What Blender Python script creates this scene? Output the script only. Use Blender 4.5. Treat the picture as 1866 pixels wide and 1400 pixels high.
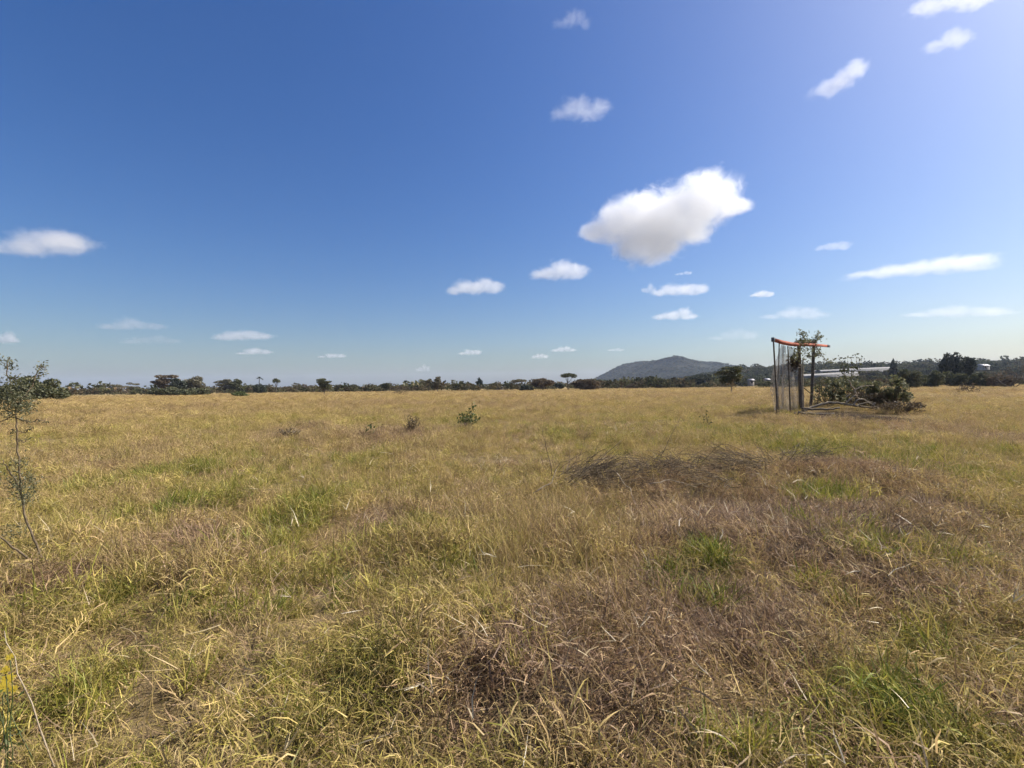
import bpy, bmesh, math, random
import numpy as np
from mathutils import Vector, Matrix

# ------------------------------------------------------------------ camera, sky, sun, exposure
scene = bpy.context.scene
for o in list(bpy.data.objects):
    bpy.data.objects.remove(o)
COL = scene.collection
RES_F = 855.0                       # focal length in pixels of the 1866 x 1400 photograph
CAM_H = 1.45
PITCH = math.atan(6.0 / RES_F)
ROLL = 0.0125
SUN_AZ, SUN_EL = math.radians(72), math.radians(43)   # azimuth from +Y towards +X

cam_data = bpy.data.cameras.new('camera')
cam = bpy.data.objects.new('camera', cam_data)
COL.objects.link(cam)
cam_data.sensor_width = 36.0
cam_data.lens = 36.0 * RES_F / 1866.0
cam_data.clip_start = 0.05
cam_data.clip_end = 90000.0
_r = Vector((math.cos(ROLL), 0, -math.sin(ROLL)))
_f = Vector((0, math.cos(PITCH), math.sin(PITCH)))
_u = _r.cross(_f).normalized()
_r = _f.cross(_u).normalized()
CAM_LOC = Vector((0, 0, CAM_H))
cam.matrix_world = Matrix(((_r.x, _u.x, -_f.x, 0), (_r.y, _u.y, -_f.y, 0), (_r.z, _u.z, -_f.z, CAM_H), (0, 0, 0, 1)))
scene.camera = cam

world = bpy.data.worlds.new('World')
scene.world = world
world.use_nodes = True
wn = world.node_tree
for n in list(wn.nodes):
    wn.nodes.remove(n)
sky = wn.nodes.new('ShaderNodeTexSky')
sky.sky_type = 'NISHITA'
sky.sun_disc = False
sky.sun_elevation = SUN_EL
sky.sun_rotation = SUN_AZ
sky.altitude = 800
sky.air_density = 1.3
sky.dust_density = 3.5
sky.ozone_density = 6.0
wbg = wn.nodes.new('ShaderNodeBackground')
wbg.inputs['Strength'].default_value = 0.070
wo = wn.nodes.new('ShaderNodeOutputWorld')
whs = wn.nodes.new('ShaderNodeHueSaturation')      # the phone's richer blue
whs.inputs['Saturation'].default_value = 1.26
whs.inputs['Hue'].default_value = 0.512
wn.links.new(sky.outputs[0], whs.inputs['Color'])
wn.links.new(whs.outputs[0], wbg.inputs['Color'])
wn.links.new(wbg.outputs[0], wo.inputs['Surface'])

sun_data = bpy.data.lights.new('sun', 'SUN')
sun_data.energy = 5.0
sun_data.angle = math.radians(0.53)
sun_data.color = (1.0, 0.94, 0.84)
sun = bpy.data.objects.new('sun', sun_data)
COL.objects.link(sun)
SUN_DIR = Vector((math.sin(SUN_AZ) * math.cos(SUN_EL), math.cos(SUN_AZ) * math.cos(SUN_EL), math.sin(SUN_EL)))
sun.rotation_euler = (-SUN_DIR).to_track_quat('-Z', 'Y').to_euler()
sun.location = (60, 20, 60)

vs = scene.view_settings
vs.view_transform = 'Standard'
vs.look = 'None'
vs.exposure = 0.8
vs.gamma = 1.0
vs.use_curve_mapping = False
cy = scene.cycles
cy.max_bounces = 10
cy.diffuse_bounces = 1
cy.glossy_bounces = 2
cy.transmission_bounces = 1
cy.transparent_max_bounces = 12
cy.volume_bounces = 10
cy.volume_step_rate = 0.4
cy.use_denoising = True
cy.use_light_tree = False
world.cycles.sampling_method = 'MANUAL'
world.cycles.sample_map_resolution = 512
cy.use_adaptive_sampling = True
cy.adaptive_threshold = 0.025

# ------------------------------------------------------------------ helpers
rng = np.random.default_rng(7)


def ray(px, py):
    d = _f + _r * ((px - 933.0) / RES_F) + _u * ((700.0 - py) / RES_F)
    return d


def at(px, py, Y):
    d = ray(px, py)
    return CAM_LOC + d * (Y / d.y)


def horizon(px):
    return 706.0 - math.tan(ROLL) * (px - 933.0)


def on_ground(px, py):
    """where the sight line of a photo pixel meets flat ground"""
    d = ray(px, py)
    t = -CAM_H / d.z
    return CAM_LOC.x + d.x * t, CAM_LOC.y + d.y * t


def _hash(ix, iy, seed):
    h = (ix.astype(np.int64) * 374761393 + iy.astype(np.int64) * 668265263 + seed * 974634777) & 0xFFFFFFFF
    h = ((h ^ (h >> 13)) * 1274126177) & 0xFFFFFFFF
    h = (h ^ (h >> 16)) & 0xFFFFFFFF
    return h / 4294967295.0


def vnoise(x, y, seed=0):
    x = np.asarray(x, float); y = np.asarray(y, float)
    ix = np.floor(x); iy = np.floor(y)
    fx = x - ix; fy = y - iy
    fx = fx * fx * (3 - 2 * fx); fy = fy * fy * (3 - 2 * fy)
    a = _hash(ix, iy, seed); b = _hash(ix + 1, iy, seed)
    c = _hash(ix, iy + 1, seed); d = _hash(ix + 1, iy + 1, seed)
    return (a + (b - a) * fx) * (1 - fy) + (c + (d - c) * fx) * fy


def fbm(x, y, seed=0, oct=4):
    s = 0; amp = 1; tot = 0
    for k in range(oct):
        s = s + amp * vnoise(np.asarray(x) * 2 ** k + 17.3 * k, np.asarray(y) * 2 ** k - 9.1 * k, seed + k)
        tot += amp; amp *= 0.5
    return s / tot - 0.5


# low mounds in the field: photo pixel of the middle, radius across, radius deep, height
MOUNDS = []
for (px, py, rx, ry, h) in [(1440, 1000, 1.25, 0.9, 0.16), (1540, 880, 1.5, 1.1, 0.22), (1130, 1330, 0.55, 0.4, 0.07),
                            (1220, 890, 1.3, 0.7, 0.10), (330, 1010, 0.7, 0.45, 0.10), (90, 1090, 0.5, 0.4, 0.08),
                            (870, 1230, 0.5, 0.35, 0.07), (980, 1010, 0.6, 0.5, 0.08), (1690, 960, 0.9, 0.7, 0.12)]:
    gx, gy = on_ground(px, py)
    MOUNDS.append((gx, gy, rx, ry, h))
MOUNDS.append((15.5, 23.5, 5.0, 3.0, 0.30))      # the ground under the brush heap


def gz(x, y):
    x = np.asarray(x, float); y = np.asarray(y, float)
    r = np.hypot(x, y)
    near = np.clip(1 - r / 60.0, 0, 1)
    z = 0.10 * fbm(x / 0.9, y / 0.9, 3, 3) * near + 0.16 * fbm(x / 5.0, y / 5.0, 11, 3) * np.clip(1.3 - r / 80.0, 0.15, 1)
    z = z + 0.5 * fbm(x / 45.0, y / 45.0, 23, 2) * np.clip((r - 25) / 60.0, 0, 1)
    for (mx, my, rx, ry, h) in MOUNDS:
        z = z + h * np.exp(-((x - mx) / rx) ** 2 - ((y - my) / ry) ** 2)
    z = z * np.clip((r - 0.3) / 1.2, 0, 1)
    return z


def gz1(x, y):
    return float(gz(np.array([x]), np.array([y]))[0])


class MB:
    """collects vertices and faces of one mesh"""
    def __init__(self):
        self.v = []; self.q = []; self.t = []; self.n = 0; self.rv = []

    def add(self, v, q=None, t=None, rv=None):
        v = np.asarray(v, float).reshape(-1, 3)
        if q is not None and len(q): self.q.append(np.asarray(q, int).reshape(-1, 4) + self.n)
        if t is not None and len(t): self.t.append(np.asarray(t, int).reshape(-1, 3) + self.n)
        self.v.append(v); self.n += len(v)
        self.rv.append(np.full(len(v), 0.5) if rv is None else np.asarray(rv, float))

    def arrays(self):
        v = np.concatenate(self.v) if self.v else np.zeros((0, 3))
        q = np.concatenate(self.q) if self.q else np.zeros((0, 4), int)
        t = np.concatenate(self.t) if self.t else np.zeros((0, 3), int)
        rv = np.concatenate(self.rv) if self.rv else np.zeros(0)
        return v, q, t, rv

    def mesh(self, name, smooth=False):
        v, q, t, rv = self.arrays()
        return raw_mesh(name, v, q, t, {'rnd': rv}, smooth)

    def build(self, name, mat, parent=None, smooth=False, loc=None):
        me = self.mesh(name, smooth)
        o = bpy.data.objects.new(name, me)
        COL.objects.link(o)
        if mat is not None: me.materials.append(mat)
        if parent is not None: o.parent = parent
        if loc is not None: o.location = loc
        return o


def raw_mesh(name, v, q, t, attrs=None, smooth=False):
    me = bpy.data.meshes.new(name)
    nl = len(q) * 4 + len(t) * 3
    me.vertices.add(len(v)); me.vertices.foreach_set('co', np.ascontiguousarray(v, np.float32).ravel())
    me.loops.add(nl)
    me.loops.foreach_set('vertex_index', np.concatenate([q.ravel(), t.ravel()]).astype(np.int32))
    me.polygons.add(len(q) + len(t))
    ls = np.concatenate([np.arange(len(q)) * 4, len(q) * 4 + np.arange(len(t)) * 3]).astype(np.int32)
    me.polygons.foreach_set('loop_start', ls)
    if smooth:
        me.polygons.foreach_set('use_smooth', np.ones(len(q) + len(t), bool))
    me.update(calc_edges=True)
    for k, a in (attrs or {}).items():
        at_ = me.attributes.new(k, 'FLOAT', 'POINT')
        at_.data.foreach_set('value', np.asarray(a, np.float32))
    return me


def tube(mb, pts, radii, sides=6, rv=0.5, cap=True):
    pts = np.asarray(pts, float); n = len(pts)
    radii = np.broadcast_to(np.asarray(radii, float), (n,))
    tan = np.gradient(pts, axis=0)
    tan /= np.linalg.norm(tan, axis=1)[:, None] + 1e-9
    ref = np.array([0.31, 0.95, 0.05]) if abs(tan[0][2]) > 0.8 else np.array([0, 0, 1.0])
    a = np.cross(tan, ref); a /= np.linalg.norm(a, axis=1)[:, None] + 1e-9
    b = np.cross(tan, a)
    ang = np.arange(sides) * 2 * math.pi / sides
    ring = (a[:, None, :] * np.cos(ang)[None, :, None] + b[:, None, :] * np.sin(ang)[None, :, None]) * radii[:, None, None]
    v = (pts[:, None, :] + ring).reshape(-1, 3)
    q = []
    for i in range(n - 1):
        for j in range(sides):
            k = (j + 1) % sides
            q.append((i * sides + j, i * sides + k, (i + 1) * sides + k, (i + 1) * sides + j))
    t = []
    if cap:
        v = np.vstack([v, pts[0], pts[-1]])
        for j in range(sides):
            k = (j + 1) % sides
            t.append((n * sides, k, j)); t.append((n * sides + 1, (n - 1) * sides + j, (n - 1) * sides + k))
    mb.add(v, q, t, np.full(len(v), rv))


def wiggle(a, b, n, amp, r, sag=0.0):
    a = np.asarray(a, float); b = np.asarray(b, float)
    s = np.linspace(0, 1, n)
    p = a + (b - a) * s[:, None]
    off = np.cumsum(r.normal(0, 1, (n, 3)), axis=0)
    off -= off[0] + (off[-1] - off[0]) * s[:, None]
    L = np.linalg.norm(b - a)
    p += off * amp * L / math.sqrt(n)
    p[:, 2] += sag * L * 4 * s * (1 - s)
    return p


def leaves(mb, c, n_out, size, r, aspect=0.5, flat=0.0):
    """diamond leaves at points c (N,3)"""
    N = len(c)
    if N == 0: return
    d = r.normal(0, 1, (N, 3)); d[:, 2] *= (1 - flat); d /= np.linalg.norm(d, axis=1)[:, None] + 1e-9
    e = r.normal(0, 1, (N, 3)); e[:, 2] *= (1 - flat)
    e -= d * np.sum(d * e, axis=1)[:, None]; e /= np.linalg.norm(e, axis=1)[:, None] + 1e-9
    s = size * r.uniform(0.6, 1.4, N)[:, None]
    v = np.stack([c - d * s, c - e * s * aspect, c + d * s, c + e * s * aspect], axis=1).reshape(-1, 3)
    q = np.arange(N * 4).reshape(-1, 4)
    mb.add(v, q, None, np.repeat(r.uniform(0, 1, N), 4))


def clump_points(c, rad, n, r, shell=0.55):
    u = r.normal(0, 1, (n, 3)); u /= np.linalg.norm(u, axis=1)[:, None] + 1e-9
    k = (shell + (1 - shell) * r.uniform(0, 1, n)) ** 0.6
    k *= 1 + 0.22 * (r.uniform(0, 1, n) - 0.5)
    return np.asarray(c)[None, :] + u * k[:, None] * np.asarray(rad)[None, :]


def empty(name, loc=(0, 0, 0), rz=0.0):
    o = bpy.data.objects.new(name, None)
    COL.objects.link(o)
    o.location = loc; o.rotation_euler = (0, 0, rz)
    o.empty_display_size = 0.2
    return o


def tag(o, label=None, cat=None, group=None, kind=None):
    if label: o['label'] = label
    if cat: o['category'] = cat
    if group: o['group'] = group
    if kind: o['kind'] = kind
    return o


# ------------------------------------------------------------------ materials
def new_mat(name):
    m = bpy.data.materials.new(name)
    m.use_nodes = True
    nt = m.node_tree
    for n in list(nt.nodes): nt.nodes.remove(n)
    out = nt.nodes.new('ShaderNodeOutputMaterial')
    return m, nt, out


def ramp(nt, stops, fac=None):
    n = nt.nodes.new('ShaderNodeValToRGB')
    els = n.color_ramp.elements
    els[0].position = stops[0][0]; els[0].color = (*stops[0][1], 1)
    els[1].position = stops[-1][0]; els[1].color = (*stops[-1][1], 1)
    for p, c in stops[1:-1]:
        e = els.new(p); e.color = (*c, 1)
    if fac is not None: nt.links.new(fac, n.inputs['Fac'])
    return n


def math_n(nt, op, a, b=None, clamp=False):
    n = nt.nodes.new('ShaderNodeMath'); n.operation = op; n.use_clamp = clamp
    for i, x in enumerate((a, b)):
        if x is None: continue
        if isinstance(x, (int, float)): n.inputs[i].default_value = x
        else: nt.links.new(x, n.inputs[i])
    return n.outputs[0]


def attr(nt, name, typ='GEOMETRY'):
    n = nt.nodes.new('ShaderNodeAttribute'); n.attribute_name = name; n.attribute_type = typ
    return n


def noise(nt, scale, detail=4, rough=0.55, coord='Object', dist=0.0):
    tc = nt.nodes.new('ShaderNodeTexCoord')
    n = nt.nodes.new('ShaderNodeTexNoise')
    n.inputs['Scale'].default_value = scale; n.inputs['Detail'].default_value = detail
    n.inputs['Roughness'].default_value = rough; n.inputs['Distortion'].default_value = dist
    if coord == 'World':
        g = nt.nodes.new('ShaderNodeNewGeometry'); nt.links.new(g.outputs['Position'], n.inputs['Vector'])
    else:
        nt.links.new(tc.outputs[coord], n.inputs['Vector'])
    return n


def leaf_shader(nt, out, color, trans=0.3, gloss=0.0):
    d = nt.nodes.new('ShaderNodeBsdfDiffuse'); nt.links.new(color, d.inputs['Color'])
    t = nt.nodes.new('ShaderNodeBsdfTranslucent'); nt.links.new(color, t.inputs['Color'])
    mx = nt.nodes.new('ShaderNodeMixShader'); mx.inputs[0].default_value = trans
    nt.links.new(d.outputs[0], mx.inputs[1]); nt.links.new(t.outputs[0], mx.inputs[2])
    last = mx.outputs[0]
    if gloss > 0:
        g = nt.nodes.new('ShaderNodeBsdfGlossy'); g.inputs['Roughness'].default_value = 0.55
        g.inputs['Color'].default_value = (0.9, 0.9, 0.9, 1)
        m2 = nt.nodes.new('ShaderNodeMixShader'); m2.inputs[0].default_value = gloss
        nt.links.new(last, m2.inputs[1]); nt.links.new(g.outputs[0], m2.inputs[2]); last = m2.outputs[0]
    nt.links.new(last, out.inputs['Surface'])


def leaf_mat(name, stops, trans=0.25, gloss=0.03):
    m, nt, out = new_mat(name)
    a = attr(nt, 'rnd')
    oi = nt.nodes.new('ShaderNodeObjectInfo')
    f = math_n(nt, 'ADD', math_n(nt, 'MULTIPLY', a.outputs['Fac'], 0.8), math_n(nt, 'MULTIPLY', oi.outputs['Random'], 0.2))
    rp = ramp(nt, stops, f)
    leaf_shader(nt, out, rp.outputs[0], trans, gloss)
    return m


def bark_mat(name, c1, c2, scale=9.0):
    m, nt, out = new_mat(name)
    n = noise(nt, scale, 5, 0.65)
    rp = ramp(nt, [(0.3, c1), (0.7, c2)], n.outputs['Fac'])
    p = nt.nodes.new('ShaderNodeBsdfPrincipled')
    p.inputs['Roughness'].default_value = 0.9
    p.inputs['Specular IOR Level'].default_value = 0.15
    nt.links.new(rp.outputs[0], p.inputs['Base Color'])
    b = nt.nodes.new('ShaderNodeBump'); b.inputs['Strength'].default_value = 0.5; b.inputs['Distance'].default_value = 0.02
    nt.links.new(n.outputs['Fac'], b.inputs['Height']); nt.links.new(b.outputs[0], p.inputs['Normal'])
    nt.links.new(p.outputs[0], out.inputs['Surface'])
    return m


M = {}
M['olive'] = leaf_mat('olive_leaves', [(0.0, (0.042, 0.050, 0.020)), (0.5, (0.082, 0.088, 0.036)), (1.0, (0.150, 0.138, 0.062))])
M['dark'] = leaf_mat('dark_leaves', [(0.0, (0.022, 0.030, 0.018)), (0.5, (0.036, 0.047, 0.026)), (1.0, (0.065, 0.076, 0.040))], 0.2)
M['grey'] = leaf_mat('grey_green_leaves', [(0.0, (0.080, 0.074, 0.042)), (0.5, (0.130, 0.118, 0.068)), (1.0, (0.205, 0.180, 0.105))])
M['brown'] = leaf_mat('brown_leaves', [(0.0, (0.072, 0.052, 0.030)), (0.5, (0.125, 0.090, 0.050)), (1.0, (0.205, 0.148, 0.082))], 0.2)
M['green'] = leaf_mat('fresh_leaves', [(0.0, (0.040, 0.060, 0.014)), (0.5, (0.080, 0.105, 0.026)), (1.0, (0.150, 0.165, 0.050))], 0.35)
M['brush'] = leaf_mat('brush_leaves', [(0.0, (0.080, 0.085, 0.038)), (0.5, (0.140, 0.142, 0.066)), (1.0, (0.250, 0.230, 0.130))], 0.4)
M['bark'] = bark_mat('grey_brown_bark', (0.055, 0.045, 0.036), (0.16, 0.135, 0.11))
M['pale_bark'] = bark_mat('pale_dead_wood', (0.22, 0.165, 0.105), (0.48, 0.40, 0.28))
M['post'] = bark_mat('weathered_post_wood', (0.065, 0.052, 0.038), (0.18, 0.150, 0.115), 14)
M['log'] = bark_mat('weathered_log', (0.10, 0.080, 0.058), (0.30, 0.25, 0.18), 7)
M['twig'] = bark_mat('dead_twig_bark', (0.075, 0.054, 0.034), (0.21, 0.160, 0.100), 25)

# ground
m, nt, out = new_mat('field_soil')
n1 = noise(nt, 0.35, 6, 0.6, 'World'); n2 = noise(nt, 9.0, 6, 0.7, 'World'); n3 = noise(nt, 0.03, 3, 0.5, 'World')
mixf = math_n(nt, 'ADD', math_n(nt, 'MULTIPLY', n1.outputs['Fac'], 0.45), math_n(nt, 'MULTIPLY', n2.outputs['Fac'], 0.55))
rp = ramp(nt, [(0.30, (0.085, 0.058, 0.034)), (0.5, (0.17, 0.125, 0.068)), (0.72, (0.27, 0.205, 0.11))], mixf)
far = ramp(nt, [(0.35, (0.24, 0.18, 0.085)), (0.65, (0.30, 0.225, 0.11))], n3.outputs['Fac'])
af = attr(nt, 'far'); aa = attr(nt, 'soil_shade')
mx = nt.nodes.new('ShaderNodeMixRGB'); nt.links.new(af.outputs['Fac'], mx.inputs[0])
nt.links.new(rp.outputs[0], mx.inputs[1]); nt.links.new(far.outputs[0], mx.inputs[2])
soil_shade_col = ramp(nt, [(0.3, (0.016, 0.013, 0.012)), (0.7, (0.050, 0.040, 0.036))], n2.outputs['Fac'])  # shade of the brush heap painted dark into the bare soil
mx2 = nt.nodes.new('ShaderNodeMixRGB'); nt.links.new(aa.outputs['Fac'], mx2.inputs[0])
nt.links.new(mx.outputs[0], mx2.inputs[1]); nt.links.new(soil_shade_col.outputs[0], mx2.inputs[2])
bs = nt.nodes.new('ShaderNodeBsdfDiffuse'); nt.links.new(mx2.outputs[0], bs.inputs['Color'])
bp = nt.nodes.new('ShaderNodeBump'); bp.inputs['Strength'].default_value = 0.6; bp.inputs['Distance'].default_value = 0.05
nt.links.new(n2.outputs['Fac'], bp.inputs['Height']); nt.links.new(bp.outputs[0], bs.inputs['Normal'])
nt.links.new(bs.outputs[0], out.inputs['Surface'])
M['soil'] = m


def grass_mat(name, stops, spread=0.35, trans=0.3, gloss=0.02):
    m, nt, out = new_mat(name)
    tone = attr(nt, 'tone', 'INSTANCER'); a = attr(nt, 'rnd')
    f = math_n(nt, 'ADD', tone.outputs['Fac'], math_n(nt, 'MULTIPLY', math_n(nt, 'SUBTRACT', a.outputs['Fac'], 0.5), spread), True)
    rp = ramp(nt, stops, f)
    # blades bleach unevenly along the field
    b2 = math_n(nt, 'FRACT', math_n(nt, 'MULTIPLY', a.outputs['Fac'], 37.7))
    hsv = nt.nodes.new('ShaderNodeHueSaturation')
    nt.links.new(rp.outputs[0], hsv.inputs['Color'])
    bri = attr(nt, 'bright', 'INSTANCER')
    nt.links.new(math_n(nt, 'MULTIPLY', math_n(nt, 'ADD', math_n(nt, 'MULTIPLY', b2, 0.6), 0.68), bri.outputs['Fac']), hsv.inputs['Value'])
    leaf_shader(nt, out, hsv.outputs[0], trans, gloss)
    return m


STRAW = [(0.0, (0.195, 0.122, 0.078)), (0.22, (0.335, 0.222, 0.128)), (0.42, (0.480, 0.345, 0.142)),
         (0.60, (0.405, 0.322, 0.082)), (0.78, (0.255, 0.242, 0.038)), (1.0, (0.120, 0.168, 0.022))]
M['grass'] = grass_mat('grass_blades', STRAW, 0.34)
M['straw'] = grass_mat('bleached_straw', [(0.0, (0.38, 0.27, 0.12)), (0.5, (0.48, 0.37, 0.19)), (1.0, (0.62, 0.52, 0.33))], 0.5, 0.25, 0.08)
M['scrub'] = grass_mat('scrub_leaves', [(0.0, (0.135, 0.098, 0.058)), (0.35, (0.125, 0.110, 0.060)), (0.65, (0.085, 0.088, 0.042)), (1.0, (0.042, 0.050, 0.026))], 0.4, 0.2, 0.0)


# ------------------------------------------------------------------ geometry-node scatter for what nobody could count
def scatter_tree():
    g = bpy.data.node_groups.new('scatter_on_points', 'GeometryNodeTree')
    g.interface.new_socket('Geometry', in_out='INPUT', socket_type='NodeSocketGeometry')
    g.interface.new_socket('Geometry', in_out='OUTPUT', socket_type='NodeSocketGeometry')
    gi = g.nodes.new('NodeGroupInput'); go = g.nodes.new('NodeGroupOutput')

    def na(name, typ):
        n = g.nodes.new('GeometryNodeInputNamedAttribute'); n.data_type = typ
        n.inputs['Name'].default_value = name
        return n.outputs['Attribute']
    pid = na('pid', 'INT')
    cmp_ = g.nodes.new('FunctionNodeCompare'); cmp_.data_type = 'INT'; cmp_.operation = 'LESS_THAN'
    ins = [s for s in cmp_.inputs if s.type == 'INT']
    g.links.new(pid, ins[0]); ins[1].default_value = 0
    sep = g.nodes.new('GeometryNodeSeparateGeometry'); sep.domain = 'POINT'
    g.links.new(gi.outputs[0], sep.inputs['Geometry']); g.links.new(cmp_.outputs[0], sep.inputs['Selection'])
    spl = g.nodes.new('GeometryNodeSplitToInstances'); spl.domain = 'POINT'
    g.links.new(sep.outputs['Inverted'], spl.inputs[0])
    g.links.new(pid, spl.inputs['Group ID'])
    iop = g.nodes.new('GeometryNodeInstanceOnPoints')
    g.links.new(sep.outputs['Selection'], iop.inputs['Points'])
    g.links.new(spl.outputs[0], iop.inputs['Instance'])
    iop.inputs['Pick Instance'].default_value = True
    g.links.new(na('pick', 'INT'), iop.inputs['Instance Index'])
    e2r = g.nodes.new('FunctionNodeEulerToRotation')
    g.links.new(na('rot', 'FLOAT_VECTOR'), e2r.inputs[0])
    g.links.new(e2r.outputs[0], iop.inputs['Rotation'])
    g.links.new(na('scl', 'FLOAT_VECTOR'), iop.inputs['Scale'])
    g.links.new(iop.outputs[0], go.inputs[0])
    return g


SCATTER = scatter_tree()


def scatter(name, label, cat, protos, pts, rot, scl, tone, mat, kind='stuff', smooth=False):
    """protos: list of MB; one object whose modifier copies them to the points"""
    V = []; Q = []; T = []; R = []; P = []; n = 0
    for k, mb in enumerate(protos):
        v, q, t, r_ = mb.arrays()
        V.append(v); Q.append(q + n); T.append(t + n); R.append(r_); P.append(np.full(len(v), k)); n += len(v)
    N = len(pts)
    V.append(pts); P.append(np.full(N, -1)); R.append(np.zeros(N))
    v = np.concatenate(V); q = np.concatenate(Q); t = np.concatenate(T)
    me = raw_mesh(name, v, q, t, {'rnd': np.concatenate(R)}, smooth)

    def put(nm, typ, fld, arr, dim):
        a = me.attributes.new(nm, typ, 'POINT')
        full = np.zeros((len(v), dim), np.float32 if typ != 'INT' else np.int32)
        full[n:] = np.asarray(arr).reshape(N, dim)
        a.data.foreach_set(fld, full.ravel())
    a = me.attributes.new('pid', 'INT', 'POINT'); a.data.foreach_set('value', np.concatenate(P).astype(np.int32))
    put('pick', 'INT', 'value', rng.integers(0, len(protos), N), 1)
    put('rot', 'FLOAT_VECTOR', 'vector', rot, 3)
    put('scl', 'FLOAT_VECTOR', 'vector', scl, 3)
    put('tone', 'FLOAT', 'value', tone, 1)
    put('bright', 'FLOAT', 'value', np.clip(rng.normal(1.0, .22, N), .5, 1.6), 1)
    me.materials.append(mat)
    o = bpy.data.objects.new(name, me); COL.objects.link(o)
    md = o.modifiers.new('scatter', 'NODES'); md.node_group = SCATTER
    tag(o, label, cat, kind=kind)
    return o


# ------------------------------------------------------------------ the setting: ground, hills
SOIL_SHADE = (at(1520, 762, 20.5).x, 20.5)  # middle of the bare soil patch whose colour carries the brush heap's shade


def soil_shade_amount(x, y):
    d = np.sqrt(((x - SOIL_SHADE[0] + .1) / 2.5) ** 2 + ((y - SOIL_SHADE[1] + 1.3) / 2.5) ** 2) + 0.5 * fbm(x / 0.8, y / 0.8, 77, 3)
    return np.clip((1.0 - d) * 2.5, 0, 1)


def build_ground():
    NR, NA = 230, 300
    r = np.concatenate([[0.0], np.geomspace(0.25, 6000, NR)])
    ang = np.linspace(0, 2 * math.pi, NA, endpoint=False)
    X = r[1:, None] * np.sin(ang)[None]; Y = r[1:, None] * np.cos(ang)[None]
    Z = gz(X, Y)
    v = np.concatenate([[[0, 0, 0]], np.stack([X, Y, Z], -1).reshape(-1, 3)])
    i = np.arange(NR - 1)[:, None]; j = np.arange(NA)[None]
    k = (j + 1) % NA
    q = np.stack([1 + i * NA + j, 1 + (i + 1) * NA + j, 1 + (i + 1) * NA + k, 1 + i * NA + k], -1).reshape(-1, 4)
    q = q[:, ::-1]
    t = np.stack([np.zeros(NA, int), 1 + (np.arange(NA) + 1) % NA, 1 + np.arange(NA)], -1)
    rr = np.hypot(v[:, 0], v[:, 1])
    me = raw_mesh('ground', v, q, t, {'far': np.clip((rr - 15) / 60, 0, 1), 'soil_shade': soil_shade_amount(v[:, 0], v[:, 1])}, True)
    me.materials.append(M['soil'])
    o = bpy.data.objects.new('ground', me); COL.objects.link(o)
    tag(o, 'dry grassy savanna field stretching to the tree line', 'ground', kind='structure')


build_ground()

m, nt, out = new_mat('hill_scrub')
n1 = noise(nt, 0.012, 6, 0.65, 'World'); n2 = noise(nt, 0.11, 4, 0.6, 'World')
mixf = math_n(nt, 'ADD', math_n(nt, 'MULTIPLY', n1.outputs['Fac'], 0.6), math_n(nt, 'MULTIPLY', n2.outputs['Fac'], 0.4))
rp = ramp(nt, [(0.38, (0.026, 0.030, 0.020)), (0.52, (0.042, 0.044, 0.030)), (0.68, (0.105, 0.090, 0.060))], mixf)
bs = nt.nodes.new('ShaderNodeBsdfDiffuse'); nt.links.new(rp.outputs[0], bs.inputs['Color'])
nt.links.new(bs.outputs[0], out.inputs['Surface'])
M['hill'] = m


class Hill:
    """a long hill: height profile along X at depth Y0, rounded off in depth"""
    def __init__(self, prof, Y0, front, back, seed, rough, sub=0.0):
        px = [p[0] for p in prof]
        self.x = np.array([at(p[0], p[1], Y0).x for p in prof])
        self.h = np.array([max(0.0, at(p[0], p[1], Y0).z - sub) if p[1] is not None else 0 for p in prof])
        self.Y0, self.front, self.back, self.seed, self.rough = Y0, front, back, seed, rough

    def z(self, x, y):
        h = np.interp(x, self.x, self.h)
        h = sum(np.interp(x + d, self.x, self.h) for d in (-0.012 * self.Y0, 0, 0.012 * self.Y0)) / 3
        s = np.where(y < self.Y0, (self.Y0 - y) / self.front, (y - self.Y0) / self.back)
        s = np.clip(s, 0, 1)
        k = 0.5 + 0.5 * np.cos(math.pi * s)
        L = self.rough
        nz = 1 + 0.55 * fbm(x / L, y / L, self.seed, 5) * np.clip(s * 4, 0.12, 1)
        return h * k * nz - 1.5 * s

    def build(self, name, label, nx, ny):
        xs = np.linspace(self.x[0], self.x[-1], nx); ys = np.linspace(self.Y0 - self.front, self.Y0 + self.back, ny)
        X, Y = np.meshgrid(xs, ys)
        v = np.stack([X, Y, self.z(X, Y)], -1).reshape(-1, 3)
        i = np.arange(ny - 1)[:, None]; j = np.arange(nx - 1)[None]
        q = np.stack([i * nx + j, i * nx + j + 1, (i + 1) * nx + j + 1, (i + 1) * nx + j], -1).reshape(-1, 4)
        me = raw_mesh(name, v, q, np.zeros((0, 3), int), None, True)
        me.materials.append(M['hill'])
        o = bpy.data.objects.new(name, me); COL.objects.link(o)
        tag(o, label, 'hill', kind='structure')
        return o


HILL = Hill([(1000, 706), (1050, 701), (1078, 694), (1100, 686), (1120, 676), (1140, 666), (1156, 661), (1180, 658), (1203, 655.5),
             (1228, 659), (1265, 665), (1300, 669), (1340, 674), (1400, 677), (1480, 682), (1600, 690), (1750, 697)], 2300, 900, 900, 5, 190.0, sub=3.0)
HILL.build('hill', 'grey green bushy hill rising behind the field', 220, 90)
RIDGE = Hill([(1180, 703), (1250, 695), (1310, 682), (1360, 675), (1430, 674), (1500, 673), (1560, 671), (1640, 670), (1720, 669),
              (1800, 668), (1880, 664), (2100, 655), (2500, 650), (3000, 650), (3600, 670)], 780, 520, 500, 9, 110.0, sub=1.0)
RIDGE.build('ridge', 'low wooded ridge behind the greenhouses', 260, 90)


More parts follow.
